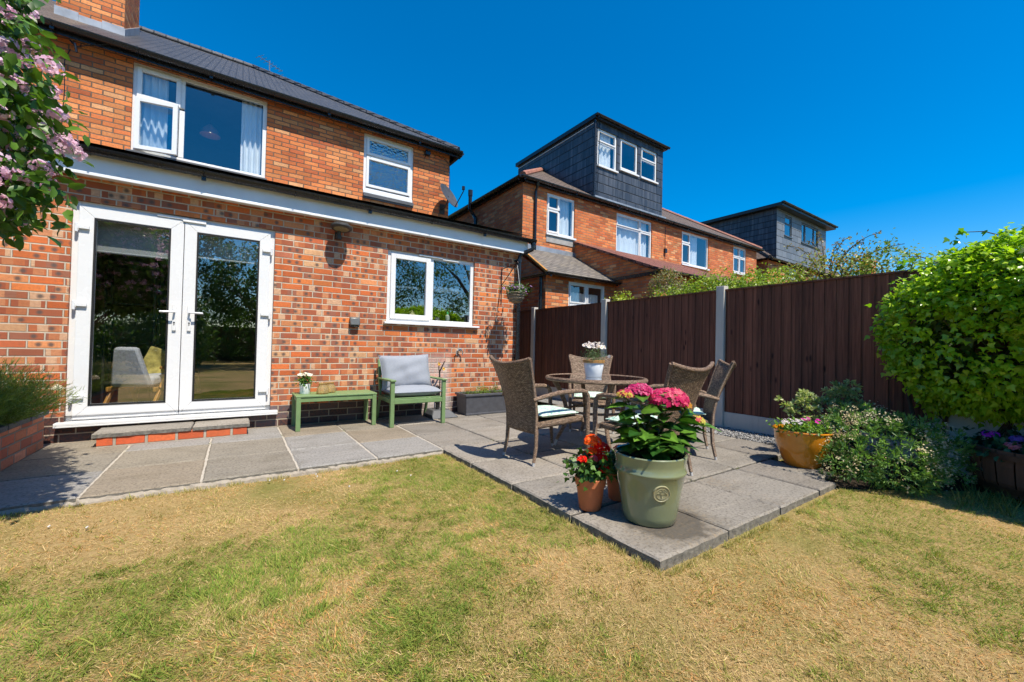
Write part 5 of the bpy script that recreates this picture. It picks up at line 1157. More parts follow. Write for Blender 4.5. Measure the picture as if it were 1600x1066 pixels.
# ---- daisies on the table
DP = thing('white_metal_pot', 'white tapered pot with a tan rim standing on the glass table', 'plant pot', (3.13, -2.52, .706))
pot(DP, [(0, 0), (.078, 0), (.082, .004), (.105, .150), (.104, .152)], simple('white_enamel', (.66, .70, .74), .35, .04), name='body')
pot(DP, [(.1045, .150), (.112, .150), (.115, .178), (.108, .180), (.100, .165), (0, .160)], simple('tan_rim', (.42, .22, .07), .5), name='rim')
DF = thing('daisy_plant', 'white daisies with grey green leaves in the white pot on the table', 'daisies', (3.13, -2.52, .866))
n = 900; P = R.normal(size=(n, 3)) * (.055, .055, .04) + (0, 0, .06); P[:, 2] = np.clip(P[:, 2], 0, .14); leafset('foliage', DF, P, unit(P + (0, 0, .05)), R, np.full(n, .022), (.04, .10, .04), (.20, .28, .13), LEAF, 'kite', .5, 0)
def daisies(parent, C, r, R, col=(.82, .80, .78), cen=(.7, .45, .02), k=12, up=.8, width=.55, sz=1.0):
    C = np.array(C); n = len(C); Nn = unit(R.normal(size=(n, 3)) * .45 + (0, -.45, up)); t = unit(np.cross(Nn, R.normal(size=(n, 3)))); b = np.cross(Nn, t)
    a = np.tile(np.arange(k) * 2 * PI / k, n); Pk = np.repeat(C, k, 0); D = np.repeat(t, k, 0) * np.cos(a)[:, None] + np.repeat(b, k, 0) * np.sin(a)[:, None]
    leaves('flowers', Pk + np.repeat(Nn, k, 0) * .001, np.repeat(Nn, k, 0), D, np.full(n * k, r), np.tile(np.array(col), (n * k, 1)) * (.85 + .2 * R.rand(n * k, 1)), PET, 'petal', width, parent)
    if cen is not None:
        k = 6; a = np.tile(np.arange(k) * 2 * PI / k, n); Pk = np.repeat(C, k, 0); D = np.repeat(t, k, 0) * np.cos(a)[:, None] + np.repeat(b, k, 0) * np.sin(a)[:, None]
        leaves('flower_centres', Pk + np.repeat(Nn, k, 0) * .004, np.repeat(Nn, k, 0), D, np.full(n * k, r * .28), np.tile(np.array(cen), (n * k, 1)), PET, 'petal', 1.3, parent)
a = R.rand(44) * 6.28; q = .125 * R.rand(44) ** .6; C = np.stack([q * np.cos(a), q * np.sin(a), .185 - 2.2 * q ** 2 + .012 * R.normal(size=44)], 1); daisies(DF, C, .021, R)
daisies(DF, [(.13, -.09, .06)], .018, R, up=.1)
# ---- white pot on the bench
BP = thing('small_white_pot', 'small white glazed pot on the green bench', 'plant pot', (.705, -.22, .398))
pot(BP, [(0, 0), (.052, 0), (.056, .005), (.060, .115), (.055, .118), (.052, .105), (0, .10)], simple('white_glaze', (.78, .79, .80), .2, .03))
BF = thing('white_flower_plant', 'white flowering plant in the small white pot on the bench', 'flowers', (.705, -.22, .5))
n = 260; P = R.normal(size=(n, 3)) * (.035, .035, .03) + (0, 0, .05); leafset('foliage', BF, P, unit(P), R, np.full(n, .034), (.03, .10, .015), (.12, .24, .03), LEAF, 'ovate', 1, 0)
a = R.rand(26) * 6.28; q = .075 * R.rand(26) ** .6; C = np.stack([q * np.cos(a), q * np.sin(a), .135 - 3 * q ** 2], 1); daisies(BF, C, .018, R, (.85, .82, .72), (.75, .65, .25), 7, width=1.0)

# ---- trough
TR = thing('trough_planter', 'long dark grey trough planter against the brick wall', 'planter', (3.20, -.21, 0))
b = MB(); o_, i_ = [(-.42, -.15), (.42, -.15), (.42, .15), (-.42, .15)], .0
b.hexa([(-.41, -.14, .0), (.41, -.14, .0), (.41, .14, .0), (-.41, .14, .0), (-.43, -.16, .29), (.43, -.16, .29), (.43, .16, .29), (-.43, .16, .29)])
ringb = MB(); 
b.box(-.425, .425, -.158, -.14, .0, .03); b.build('body', simple('slate_grey_planter', (.07, .072, .082), .5, .2, 12, bump=.2), TR, bevel=.006)
b = MB(); b.box(-.445, .445, -.175, -.15, .275, .31); b.box(-.445, .445, .15, .175, .275, .31); b.box(-.445, -.42, -.15, .15, .275, .31); b.box(.42, .445, -.15, .15, .275, .31); b.build('rim', simple('slate_grey_rim', (.075, .077, .087), .45, .2, 12), TR, bevel=.006)
MB().box(-.42, .42, -.15, .15, .28, .292).build('compost', SOIL, TR)
for (x, sx, h, nn, c0, c1, lab) in ((-.05, .13, .10, 700, (.06, .14, .02), (.28, .38, .05), 'bright green low plant in the middle of the trough'), (-.30, .10, .04, 220, (.03, .08, .015), (.16, .24, .04), 'sparse seedlings at the left of the trough'), (.14, .025, .2, 300, (.06, .12, .02), (.2, .3, .05), 'tall upright sprig in the trough'), (.33, .1, .05, 300, (.04, .1, .02), (.18, .28, .05), 'low green plant at the right end of the trough')):
    g = thing('trough_plant', lab, 'plant', (3.20 + x, -.21, .29), 0, 'plants in the grey trough'); P = R.normal(size=(nn, 3)) * (sx * .6, .05, h * .45); P[:, 2] = np.abs(P[:, 2]) * 1.1 + .005
    leafset('foliage', g, P, unit(P * (1, 1, .4) + (0, 0, .02)), R, np.full(nn, .022), c0, c1, LEAF, 'kite', .7, -.4)
    if h > .15: flowerhead('flower_head', g, (-.03, -.02, .15), .02, 20, R, [(.65, .2, .22)], .008)
# ---- ochre bowl
OB = thing('ochre_bowl_planter', 'wide ochre yellow glazed bowl planter at the right of the patio', 'plant pot', (4.24, -4.02, 0))
pot(OB, [(0, 0), (.125, 0), (.135, .006), (.155, .05), (.20, .17), (.218, .25), (.219, .29), (.222, .305), (.232, .315), (.228, .325), (.212, .322), (.207, .30)], glaze('ochre_glaze', (.60, .215, .012), (.70, .28, .02), .13), 56)
MB().lathe([(0, .30), (.21, .30)], 30).build('compost', SOIL, OB)
OF = thing('bowl_flowers', 'white and magenta bedding flowers in the ochre bowl', 'flowers', (4.24, -4.02, .30))
n = 1000; P = R.normal(size=(n, 3)) * (.10, .10, .03) + (0, 0, .035); P[:, 2] = np.maximum(P[:, 2], .0); leafset('foliage', OF, P, unit(P * (.5, .5, 1) + (0, 0, .1)), R, np.full(n, .03), (.04, .12, .015), (.20, .36, .03), LEAF, 'ovate', 1, 0)
daisies(OF, R.normal(size=(34, 3)) * (.06, .06, .012) + (-.09, .05, .095), .014, R, (.74, .70, .70), (.5, .3, .3), 5, width=1.1)
daisies(OF, R.normal(size=(7, 3)) * (.025, .02, .008) + (.02, -.01, .105), .021, R, (.72, .03, .42), None, 5, width=1.1); daisies(OF, R.normal(size=(4, 3)) * (.015, .015, .008) + (.13, -.07, .10), .021, R, (.70, .03, .40), None, 5, width=1.1)
daisies(OF, R.normal(size=(12, 3)) * (.05, .05, .04) + (.17, -.14, .03), .016, R, (.5, .6, .66), None, 5, width=1.1)
n = 400; P = R.normal(size=(n, 3)) * (.05, .05, .05) + (.19, -.12, -.02); leafset('trailing_foliage', OF, P, unit(P), R, np.full(n, .028), (.02, .06, .03), (.08, .16, .07), LEAF, 'ovate', 1, .3)
# ---- dark blue pot with variegated shrub
DB = thing('dark_blue_pot', 'dark blue glazed pot behind the ochre bowl', 'plant pot', (4.93, -4.08, 0))
pot(DB, [(0, 0), (.11, 0), (.12, .006), (.155, .30), (.165, .305), (.165, .34), (.15, .34), (.145, .31), (0, .31)], glaze('midnight_glaze', (.012, .03, .055)))
VS = thing('variegated_shrub', 'spreading cream edged evergreen shrub in the dark blue pot', 'shrub', (4.93, -4.08, .31))
cl = [(-.42, .28, .16), (-.34, .22, .2), (-.28, .2, .27), (-.22, .12, .2), (-.12, .1, .22), (-.05, .0, .33), (.0, 0, .2), (.02, -.06, .36), (.08, -.05, .22), (.1, -.1, .3), (.16, -.1, .16), (-.02, -.12, .14), (.2, -.02, .12), (-.15, -.05, .12), (-.3, .12, .12), (.06, .1, .25)]
st = MB(); allP = []; allN = []; tn = []
for c in cl:
    st.tube([(0, 0, 0), (c[0] * .5, c[1] * .5, c[2] * .7), c], [.007, .005, .003], 5)
    for k in range(7):
        o_ = np.array(c) + R.normal(size=3) * .04; nl = 18; d = rnd_dirs(R, nl, .5); allP.append(np.repeat(o_[None], nl, 0) + d * .008); allN.append(d); tn.append(np.full(nl, R.rand()))
st.build('stems', simple('shrub_stem', (.09, .06, .04), .8), VS); allP = np.concatenate(allP); d = np.concatenate(allN); n = len(allP)
cc = lerp3((.13, .23, .09), (.46, .52, .20), np.concatenate(tn)); mk = R.rand(n) < .3; cc[mk] = (.52, .52, .28)
leaves('foliage', allP, unit(np.cross(d, R.normal(size=(n, 3))) + (0, -.2, .6)), d, .042 * (.7 + .5 * R.rand(n)), cc, LEAF, 'ovate', .85, VS)

# ---- fine-leaved shrub with pale tips
PS = thing('pale_tipped_shrub', 'low mounded dark green shrub with cream flower clusters beside the barrel', 'shrub', (4.44, -4.56, 0))
ells = [(0, 0, .22, .42, .34, .30), (-.28, .16, .14, .26, .2, .2), (.30, -.16, .2, .3, .28, .26), (.12, .22, .3, .32, .26, .26), (-.1, -.12, .14, .3, .22, .2)]
P, Nn, tone, Cc = crown(ells, 1100, 13, R, .022, .35, .0)
n = len(P); d = unit(Nn * .8 + R.normal(size=(n, 3)) * .6 + (0, 0, .25)); leaves('foliage', Cc + d * .012, unit(np.cross(d, R.normal(size=(n, 3))) + (0, -.2, .6)), d, .048 * (.6 + .6 * R.rand(n)), lerp3((.06, .15, .04), (.24, .40, .10), tone), LEAF, 'kite', .42, PS)
Pc, Nc, tc, _ = crown(ells, 1300, 1, R, .01, .06, .05); k = (vnoise(Pc[:, 0], Pc[:, 1] + Pc[:, 2] * 2, 5, 3) > .50) | (R.rand(len(Pc)) < .14) | (np.linalg.norm(Pc - (-.12, -.22, .24), axis=1) < .17); Pc, Nc = Pc[k] + Nc[k] * .02, Nc[k]
rep = 9; P4 = np.repeat(Pc, rep, 0) + R.normal(size=(len(Pc) * rep, 3)) * .016; d = unit(np.repeat(Nc, rep, 0) + R.normal(size=P4.shape) * .7 + (0, 0, .3))
tt = np.repeat(vnoise(Pc[:, 0], Pc[:, 1], 3, 9), rep); leaves('cream_flowers', P4, d, unit(np.cross(d, R.normal(size=P4.shape))), .013 * (.7 + .6 * R.rand(len(P4))), lerp3((.44, .46, .38), (.74, .62, .36), np.clip(tt * 1.3, 0, 1)), PET, 'petal', 1, PS)
st = MB(); 
for k in range(14): a = R.rand() * 6.28; st.tube([(.05 * math.cos(a), .05 * math.sin(a), -.03), (.2 * math.cos(a), .17 * math.sin(a), .16), (.32 * math.cos(a), .26 * math.sin(a), .26)], [.009, .006, .003], 5)
st.build('stems', simple('shrub_wood', (.07, .05, .035), .9), PS)

# ---- half barrel
BA = thing('half_barrel_planter', 'dark weathered wooden half barrel planter at the right edge', 'planter', (4.90, -5.30, 0))
m_ = NT('barrel_staves'); uv = m_.uv(); cw = m_.noise(m_.n('ShaderNodeMapping', {0: uv, 3: (18, 1.2, 1)}).outputs[0], 1.6, 6, .7); m_.bsdf(m_.mix(cw, (.045, .022, .014), (.14, .075, .05)), .8, m_.bump(cw, .5, .006), .3)
b = MB(); ns = 22; pr = [(.30, 0), (.345, .10), (.36, .22), (.355, .33), (.325, .33), (.325, .24)]
for i in range(ns):
    b.lathe(pr, 3, (0, 0, 0), 2 * PI * i / ns + .012, 2 * PI * (i + 1) / ns - .012)
b.build('staves', m_.mat, BA); 
for z0, z1, r0, r1 in ((.03, .075, .318, .337), (.27, .31, .364, .362)):
    MB().lathe([(r0 + .003, z0), (r0 + .006, z0), (r1 + .006, z1), (r1 + .003, z1)], 44).build('hoop', simple('rusty_hoop', (.07, .035, .022), .6, .3, 20, metal=.4), BA, smooth=True)
MB().lathe([(0, .28), (.325, .28)], 30).build('compost', SOIL, BA)
BFL = thing('barrel_flowers', 'pink and purple bedding flowers in the wooden barrel', 'flowers', (4.90, -5.30, .28))
n = 1300; P = R.normal(size=(n, 3)) * (.16, .16, .04) + (0, 0, .05); P[:, 2] = np.maximum(P[:, 2], .0); leafset('foliage', BFL, P, unit(P * (.4, .4, 1) + (0, 0, .1)), R, np.full(n, .045), (.01, .045, .03), (.05, .13, .05), LEAF, 'ovate', 1.2, 0)
for c, cols in (((-.06, .24, .13), [(.55, .05, .62)]), ((-.22, .12, .08), [(.72, .16, .22), (.7, .25, .3)]), ((-.2, .02, .10), [(.45, .2, .6)]), ((-.28, -.05, .08), [(.6, .3, .5), (.65, .1, .3)]), ((-.1, .1, .12), [(.35, .15, .55)])): flowerhead('flower_head', BFL, c, .045, 60, R, cols, .015, .6)

# ---- hanging basket
HB = thing('hanging_basket_bracket', 'black iron wall bracket for the hanging basket', 'bracket', (3.56, 0, 2.26))
b = MB(); b.tube([(0, -.008, .02), (0, -.008, -.56)], .007, 6); b.tube([(0, -.01, .0), (.0, -.42, .03), (0, -.45, .055), (0, -.47, .03)], .007, 6); b.tube([(0, -.01, -.26), (0, -.41, .02)], .007, 6); b.build('ironwork', simple('dark_red_iron', (.03, .012, .012), .5), HB, smooth=True)
BK = thing('hanging_basket', 'woven hanging basket hanging from the black wall bracket', 'basket', (3.56, -.42, 1.83))
def wick():
    m = NT('wicker'); uv = m.uv(); f = m.noise(m.n('ShaderNodeMapping', {0: uv, 3: (3, 26, 1)}).outputs[0], 2.5, 5, .7); m.bsdf(m.mix(m.math('MULTIPLY_ADD', f, 3, -1.1, clamp=True), (.09, .07, .05), (.42, .34, .25)), .8, m.bump(f, 1, .01), .2); return m.mat
b = MB(); b.lathe([(0, -.15), (.05, -.148), (.09, -.13), (.125, -.08), (.145, .0), (.148, .012), (.135, .01), (.12, -.02)], 30); b.build('bowl', wick(), BK, smooth=True)
b = MB(); 
for z, r in ((-.12, .105), (-.08, .13), (-.04, .142), (0, .15)): b.tube([(r * math.cos(2 * PI * i / 30), r * math.sin(2 * PI * i / 30), z + .004 * math.sin(i * 2.3)) for i in range(31)], .006, 5, False)
b.build('rim', wick(), BK, smooth=True)
b = MB()
for k in range(3): a = k * 2.09 + .4; b.tube([(.145 * math.cos(a), .145 * math.sin(a), .01), (0, -.03, .43)], .0022, 5)
b.build('hanging_chain', CHROME, BK)
BKF = thing('basket_flowers', 'lilac and white petunias spilling from the hanging basket', 'flowers', (3.56, -.42, 1.84))
n = 900; P = R.normal(size=(n, 3)) * (.085, .085, .04) + (0, 0, .045); leafset('foliage', BKF, P, unit(P * (.5, .5, 1) + (0, 0, .02)), R, np.full(n, .03), (.02, .07, .015), (.12, .22, .03), LEAF, 'ovate', 1, .2)
daisies(BKF, R.normal(size=(34, 3)) * (.09, .08, .018) + (0, -.03, .07), .022, R, (.46, .24, .58), (.8, .8, .6), 5, width=1.25); daisies(BKF, R.normal(size=(12, 3)) * (.09, .08, .02) + (0.02, -.04, .06), .02, R, (.8, .8, .78), None, 5, width=1.25); daisies(BKF, [(.17, -.03, .03), (.2, -.02, .0), (-.18, -.02, .03)], .02, R, (.55, .25, .55), None, 5, width=1.25)

# ================================================================ LARGE PLANTS
# ivy-like climber heaped over the fence
IV = thing('ivy_hedge', 'large glossy bright green climber heaped over the fence at the right', 'climber', (5.2, -6, 0))
ells = [(-.12, .98, 1.22, .46, .66, .68), (-.15, .6, 1.50, .50, .75, .50), (-.3, .1, 1.38, .6, .8, .68), (-.35, -.8, 1.5, .7, .9, .7), (-.5, -1.8, 1.5, .8, 1.0, .7), (.1, 1.0, .85, .3, .45, .5), (.05, .2, .8, .35, .7, .4)]
R = np.random.RandomState(21)
P, Nn, tone, Cc = crown(ells, 9500, 8, R, .032, .13, .50, .06)
n = len(P); D = unit(Nn * .75 + R.normal(size=(n, 3)) * .5 + (0, -.1, -.45)); NN = unit(Nn * .45 + R.normal(size=(n, 3)) * .42 + (-.1, -.5, .85))
leaves('foliage', P, NN, D, .052 * (.55 + .65 * R.rand(n)), lerp3((.13, .29, .012), (.52, .70, .04), .5 * tone + .5 * R.rand(n)), LEAFG, 'ivy', 1, IV)
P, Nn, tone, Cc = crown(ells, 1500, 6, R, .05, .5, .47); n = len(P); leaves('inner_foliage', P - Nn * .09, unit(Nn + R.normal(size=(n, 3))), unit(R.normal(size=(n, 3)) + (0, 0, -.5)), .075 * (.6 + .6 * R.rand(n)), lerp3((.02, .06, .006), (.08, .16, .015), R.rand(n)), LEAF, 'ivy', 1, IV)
st = MB()
for k in range(26): y = -2 + 3.5 * R.rand(); st.tube([(.15, y, 0), (.1 + .1 * R.rand(), y + .2 * R.normal(), .7), (-.1 + .2 * R.rand(), y + .3 * R.normal(), 1.3)], [.022, .016, .008], 6)
for (x, y, z) in ((-.1, 1.40, 1.90), (-.2, 1.0, 2.02), (-.3, .3, 2.12)):
    st.tube([(x, y - .2, z - .12), (x, y, z), (x, y + .12, z + .02)], [.006, .004, .003], 5)
    k = 9; Pp = np.array([(x, y + .12, z)]) + R.normal(size=(k, 3)) * .05; leaves('shoot_leaves', Pp, unit(R.normal(size=(k, 3)) + (0, -1, 1)), unit(R.normal(size=(k, 3)) + (0, 0, -1)), .06 * np.ones(k), lerp3((.06, .16, .01), (.16, .34, .02), R.rand(k)), LEAFG, 'ivy', 1, IV)
st.build('stems', simple('ivy_wood', (.06, .045, .03), .9), IV, smooth=True)

# flowering beauty bush overhanging from the left
BB = thing('flowering_bush', 'arching shrub with pale pink flower clusters overhanging at the top left', 'flowering shrub', (-2.2, -2.6, .28))
ends = []; R = np.random.RandomState(33); st = MB()
O = np.array([-2.2, -2.6, .28])
# arching branches: start at the base, finish at points spread over the crown
for k in range(360):
    ty = -2.95 + 1.15 * R.rand(); sc = (ty + 5.6) / 3.3; zq = 1.50 + 1.45 * R.rand()
    lim = (-.83 - .26 * max(0, 2.0 - zq) ** 1.1 - .30 * max(0, zq - 2.2)) * sc; tgt = np.array([lim - .85 * R.rand() ** 1.4, ty, 1 + (zq - 1) * sc + .05])
    t = tgt - O; mid = t * (.45, .45, .8) + (0, 0, .35); ends.append((t * 0 + (R.normal() * .05, R.normal() * .05, 0), mid, t))
    if k < 60: st.tube([ends[-1][0] * (1 - q) ** 2 + 2 * mid * q * (1 - q) + t * q * q for q in np.linspace(0, 1, 7)], [.016, .013, .010, .008, .006, .004, .003], 5)
st.build('branches', simple('shrub_bark', (.12, .08, .055), .9), BB, smooth=True)
P = []; Nn = []; F = []
for (a, m1, c) in ends:
    for q in np.linspace(.62, 1.0, 12):
        p = a * (1 - q) ** 2 + 2 * m1 * q * (1 - q) + c * q * q
        for j in range(5): P.append(p + R.normal(size=3) * .045); Nn.append(R.normal(size=3))
    for q in (.72, .84, .93, .99):
        if R.rand() < .66: F.append(a * (1 - q) ** 2 + 2 * m1 * q * (1 - q) + c * q * q + R.normal(size=3) * (.04, .04, .02) + (.0, -.03, .02))
P = np.array(P); n = len(P); D = unit(R.normal(size=(n, 3)) * .7 + (.35, -.1, -.55)); NN = unit(R.normal(size=(n, 3)) * .6 + (0, -.3, .8))
leaves('foliage', P, NN, D, .07 * (.6 + .6 * R.rand(n)), lerp3((.02, .075, .010), (.13, .26, .03), R.rand(n)), LEAF, 'ovate', 1.0, BB)
F = np.array(F); rep = 38; nf = len(F) * rep; rad = np.repeat(.032 + .02 * R.rand(len(F)), rep)[:, None]; d = unit(R.normal(size=(nf, 3))); Pf = np.repeat(F, rep, 0) + d * rad * (.6 + .4 * R.rand(nf, 1)) * (1.15, 1.15, .8)
Nf = np.repeat(unit(d + .3 * R.normal(size=(nf, 3))), 5, 0); t = unit(np.cross(Nf, np.repeat(R.normal(size=(nf, 3)), 5, 0))); bb = np.cross(Nf, t); a = np.tile(np.arange(5) * 2 * PI / 5, nf)
leaves('flower_clusters', np.repeat(Pf, 5, 0), Nf, t * np.cos(a)[:, None] + bb * np.sin(a)[:, None], np.full(nf * 5, .0105), np.repeat(lerp3((.74, .44, .60), (.84, .68, .76), R.rand(nf)), 5, 0), PET, 'petal', 1.1, BB)

# feathery shrub in the raised bed
LV = thing('feathery_shrub', 'bushy fine leaved green shrub in the brick raised bed', 'shrub', (-1.62, -.92, .28))
R = np.random.RandomState(44); ns = 1700; st_c = []; P = []; D = []; T = []
for k in range(ns):
    a = R.rand() * 6.28; tilt = 1.05 * R.rand() ** .7; L = .40 + .20 * R.rand(); d = np.array([math.cos(a) * math.sin(tilt) * 1.1, math.sin(a) * math.sin(tilt), math.cos(tilt)]); o0 = np.array([.12 * math.cos(a) * R.rand(), .3 * math.sin(a) * R.rand(), 0]); tk = R.rand()
    for q in np.linspace(.15, 1, 20):
        p = o0 + d * L * q + np.array([0, 0, -.10 * q * q * math.sin(tilt)]); P.append(p); D.append(unit(d + .5 * R.normal(size=3))); T.append(.35 * tk + .65 * q * R.rand() ** .3)
P = np.array(P); D = np.array(D); T = np.clip(np.array(T), 0, 1); n = len(P)
leaves('foliage', P, unit(R.normal(size=(n, 3))), D, .05 * (.7 + .5 * R.rand(n)), lerp3((.02, .075, .022), (.27, .35, .06), T), LEAF, 'blade', .085, LV)
WR = thing('white_rose', 'single cream bloom leaning out beside the feathery shrub', 'flower', (-1.27, -.55, .3)); flowerhead('flower_head', WR, (.03, 0, .27), .028, 26, R, [(.75, .72, .55)], .015, .9); MB().tube([(0, 0, 0), (.03, 0, .14), (.03, 0, .26)], .0025, 5).build('stem', simple('rose_stem', (.06, .08, .03), .8), WR)

# shrubs beyond the fence
def shrub(name, label, cat, ells, n, per, spread, size, c0, c1, loc, seed, tpl='kite', tw=1, trunk=True, c2=None, p2=0, group=None, mat=None, shell=.4, sprays=.25, zmin=.4, mat_wood=None):
    R = np.random.RandomState(seed); t = thing(name, label, cat, loc, 0, group)
    P, Nn, tone, Cc = crown(ells, n, per, R, spread, shell, zmin, sprays); leafset('crown' if trunk else 'foliage', t, P, Nn, R, np.full(len(P), size), c0, c1, mat or LEAF, tpl, tw, .1, tone, c2, p2)
    b = MB(); E = np.array(ells)
    for e in ells:
        for k in range(3):
            a = R.rand() * 6.28; tip = np.array(e[:3]) + np.array(e[3:]) * (.7 * math.cos(a), .7 * math.sin(a), .5 * R.rand()); b.tube([(0, 0, 0), tip * (.35, .35, .5), tip * (.75, .75, .8), tip], [.03, .022, .012, .006], 5)
    b.build('branches', mat_wood or BARK, t, smooth=True); return t
BARK = simple('brown_bark', (.10, .07, .05), .95, .3, 14, bump=.6)
G_ = 'garden shrubs beyond the fence'
shrub('flowering_climber', 'dull bronze green climber with faded blooms against the red tiled outhouse', 'shrub', [(0, 0, 2.2, .33, .38, .50), (.25, -.2, 1.95, .35, .35, .28)], 560, 9, .05, .05, (.08, .11, .03), (.30, .27, .10), (7.45, -.35, 0), 51, c2=(.38, .22, .16), p2=.18, group=G_)
shrub('yellow_green_shrub', 'small bright yellow green shrub showing over the fence before the outhouse wall', 'shrub', [(0, 0, 1.75, .35, .3, .35)], 160, 9, .05, .06, (.14, .24, .02), (.42, .46, .04), (6.6, .1, 0), 52, group=G_, sprays=.4)
shrub('yellow_green_shrub', 'wide bright yellow green shrub beside the fence post', 'shrub', [(0, 0, 1.95, .5, .55, .42), (.3, -.7, 1.95, .5, .6, .40), (-.2, .6, 1.8, .4, .5, .35)], 1000, 9, .05, .055, (.10, .20, .015), (.36, .44, .03), (6.9, -1.7, 0), 53, group=G_, sprays=.2)
shrub('leafy_shrub', 'mid green shrub with upright shoots beyond the middle of the long fence panel', 'shrub', [(0, 0, 1.68, .4, .55, .40), (.1, -.5, 1.62, .4, .45, .38)], 460, 8, .05, .05, (.10, .20, .015), (.38, .46, .05), (6.5, -2.75, 0), 54, group=G_, sprays=.55)
shrub('bronze_shrub', 'tall arching shrub with bronze and olive young leaves above the fence', 'shrub', [(0, 0, 1.88, .42, .42, .42), (.1, -.35, 1.92, .38, .36, .40), (0, .25, 1.75, .38, .36, .32), (.2, -.1, 2.1, .25, .35, .28)], 760, 8, .045, .045, (.13, .19, .02), (.38, .38, .06), (6.6, -3.35, 0), 55, group=G_, c2=(.30, .14, .05), p2=.22, sprays=.5)
shrub('leafy_shrub', 'green small leaved shrub above the fence nearest the climber', 'shrub', [(0, 0, 1.9, .4, .4, .45), (.1, -.4, 1.85, .4, .4, .36)], 560, 8, .045, .045, (.07, .14, .015), (.26, .36, .05), (6.7, -3.95, 0), 56, group=G_, sprays=.4)
# arching bare-ish sprays on the bronze shrub
R = np.random.RandomState(57); sp = thing('arching_shrub_stems', 'thin arching bronze leaved stems rising against the sky above the fence', 'shrub', (6.6, -3.4, 1.6), 0, G_)
b = MB(); P = []
for (dy, dx, dz, dr) in ((.45, 0, .95, 1), (.25, .1, 1.0, 1), (-.5, 0, .92, -1), (-.35, .05, .85, -1), (.1, 0, 1.05, 1), (-.7, .05, .75, -1), (-.2, .1, .95, -1), (.62, 0, .7, 1), (-.1, .1, .9, 1)):
    pts = [np.array([dx * q, dy * q ** 1.5 * 1.1, dz * (1 - (1 - q) ** 2)]) for q in np.linspace(0, 1, 10)]; b.tube(pts, [.007] * 5 + [.004] * 5, 5)
    for q in np.linspace(.35, 1, 26):
        p = np.array([dx * q, dy * q ** 1.5 * 1.1, dz * (1 - (1 - q) ** 2)])
        for j in range(2): P.append(p + R.normal(size=3) * .018)
b.build('stems', BARK, sp); P = np.array(P); n = len(P); leaves('foliage', P, unit(R.normal(size=(n, 3)) + (0, 0, .6)), unit(R.normal(size=(n, 3))), .035 * (.7 + .6 * R.rand(n)), lerp3((.14, .16, .03), (.34, .20, .08), R.rand(n)), LEAF, 'kite', 1, sp)

# trees behind the camera, seen mirrored in the window glass
def tree(label, loc, h, r, seed, c0, c1, n=1500):
    R = np.random.RandomState(seed); E = [(0, 0, h * .68, r, r, h * .33)] + [(r * .6 * math.cos(a), r * .6 * math.sin(a), h * (.5 + .25 * R.rand()), r * .55, r * .55, h * .2) for a in np.linspace(0, 6.28, 6)[:-1]]
    t = thing('garden_tree', label, 'tree', loc, 0, 'trees at the far end of the garden'); P, Nn, tone, Cc = crown(E, n, 9, R, r * .05, .4, .5, .15); leafset('crown', t, P, Nn, R, np.full(len(P), .16), c0, c1, LEAF, 'kite', 1, .1, tone)
    b = MB(); b.tube([(0, 0, -.2), (.05, 0, h * .3), (0, .05, h * .6)], [.2, .15, .08], 10)
    for k in range(8): a = k * .8; b.tube([(0, 0, h * (.25 + .03 * k)), (r * .4 * math.cos(a), r * .4 * math.sin(a), h * (.45 + .03 * k)), (r * .75 * math.cos(a), r * .75 * math.sin(a), h * (.55 + .03 * k))], [.07, .05, .02], 7)
    b.build('trunk', BARK, t, smooth=True)
tree('tall broad dark tree at the far end of the lawn, left', (-6.2, -17.5, -.1), 9.5, 3.2, 61, (.02, .055, .010), (.09, .18, .03))
tree('tall dark tree at the far end of the lawn, centre', (-2.6, -18.5, -.1), 9.0, 2.5, 62, (.015, .045, .010), (.07, .15, .03))
tree('lower rounded tree at the far end of the lawn', (1.0, -17.0, -.1), 5.6, 2.2, 63, (.03, .08, .012), (.12, .24, .03))
tree('spreading tree at the far right end of the garden', (6.5, -19, -.1), 7.5, 3.0, 64, (.02, .06, .010), (.10, .2, .03))
tree('airy tree beyond the right hand fence behind the camera', (11.5, -15, -.1), 8.5, 3.0, 65, (.03, .07, .012), (.13, .24, .04), 900)
shrub('conifer_bush', 'feathery dark green bush at the far end of the lawn', 'bush', [(0, 0, 1.2, 1.2, 1.0, 1.3), (.2, 0, 2.0, .8, .8, 1.0)], 900, 8, .1, .13, (.03, .09, .03), (.14, .24, .07), (-1.9, -13.0, -.1), 66, zmin=.05)
shrub('laurel_bush', 'glossy laurel bush at the far left end of the lawn', 'bush', [(0, 0, 1.0, 1.6, 1.0, 1.1)], 800, 8, .1, .13, (.03, .08, .015), (.12, .22, .03), (-5.0, -12.5, -.1), 67, zmin=.05)
shrub('reflection_fill_hedge', 'long dense dark hedge added behind the camera to fill a bright gap in the glass reflections', 'hedge', [(x_, 0, 1.4, 1.3, .8, 1.7) for x_ in np.arange(-9, 12, 1.6)], 3400, 8, .14, .16, (.02, .06, .012), (.09, .18, .03), (0, -20.6, -.1), 68, zmin=.0, sprays=.05)  # unseen hedge, added to darken the bright band mirrored in the door glass
tag(MB().box(-8, 5.4, -22.2, -22.1, -.1, 1.8).build('end_fence', WOOD), 'long dark fence across the far end of the garden behind the camera', 'fence')

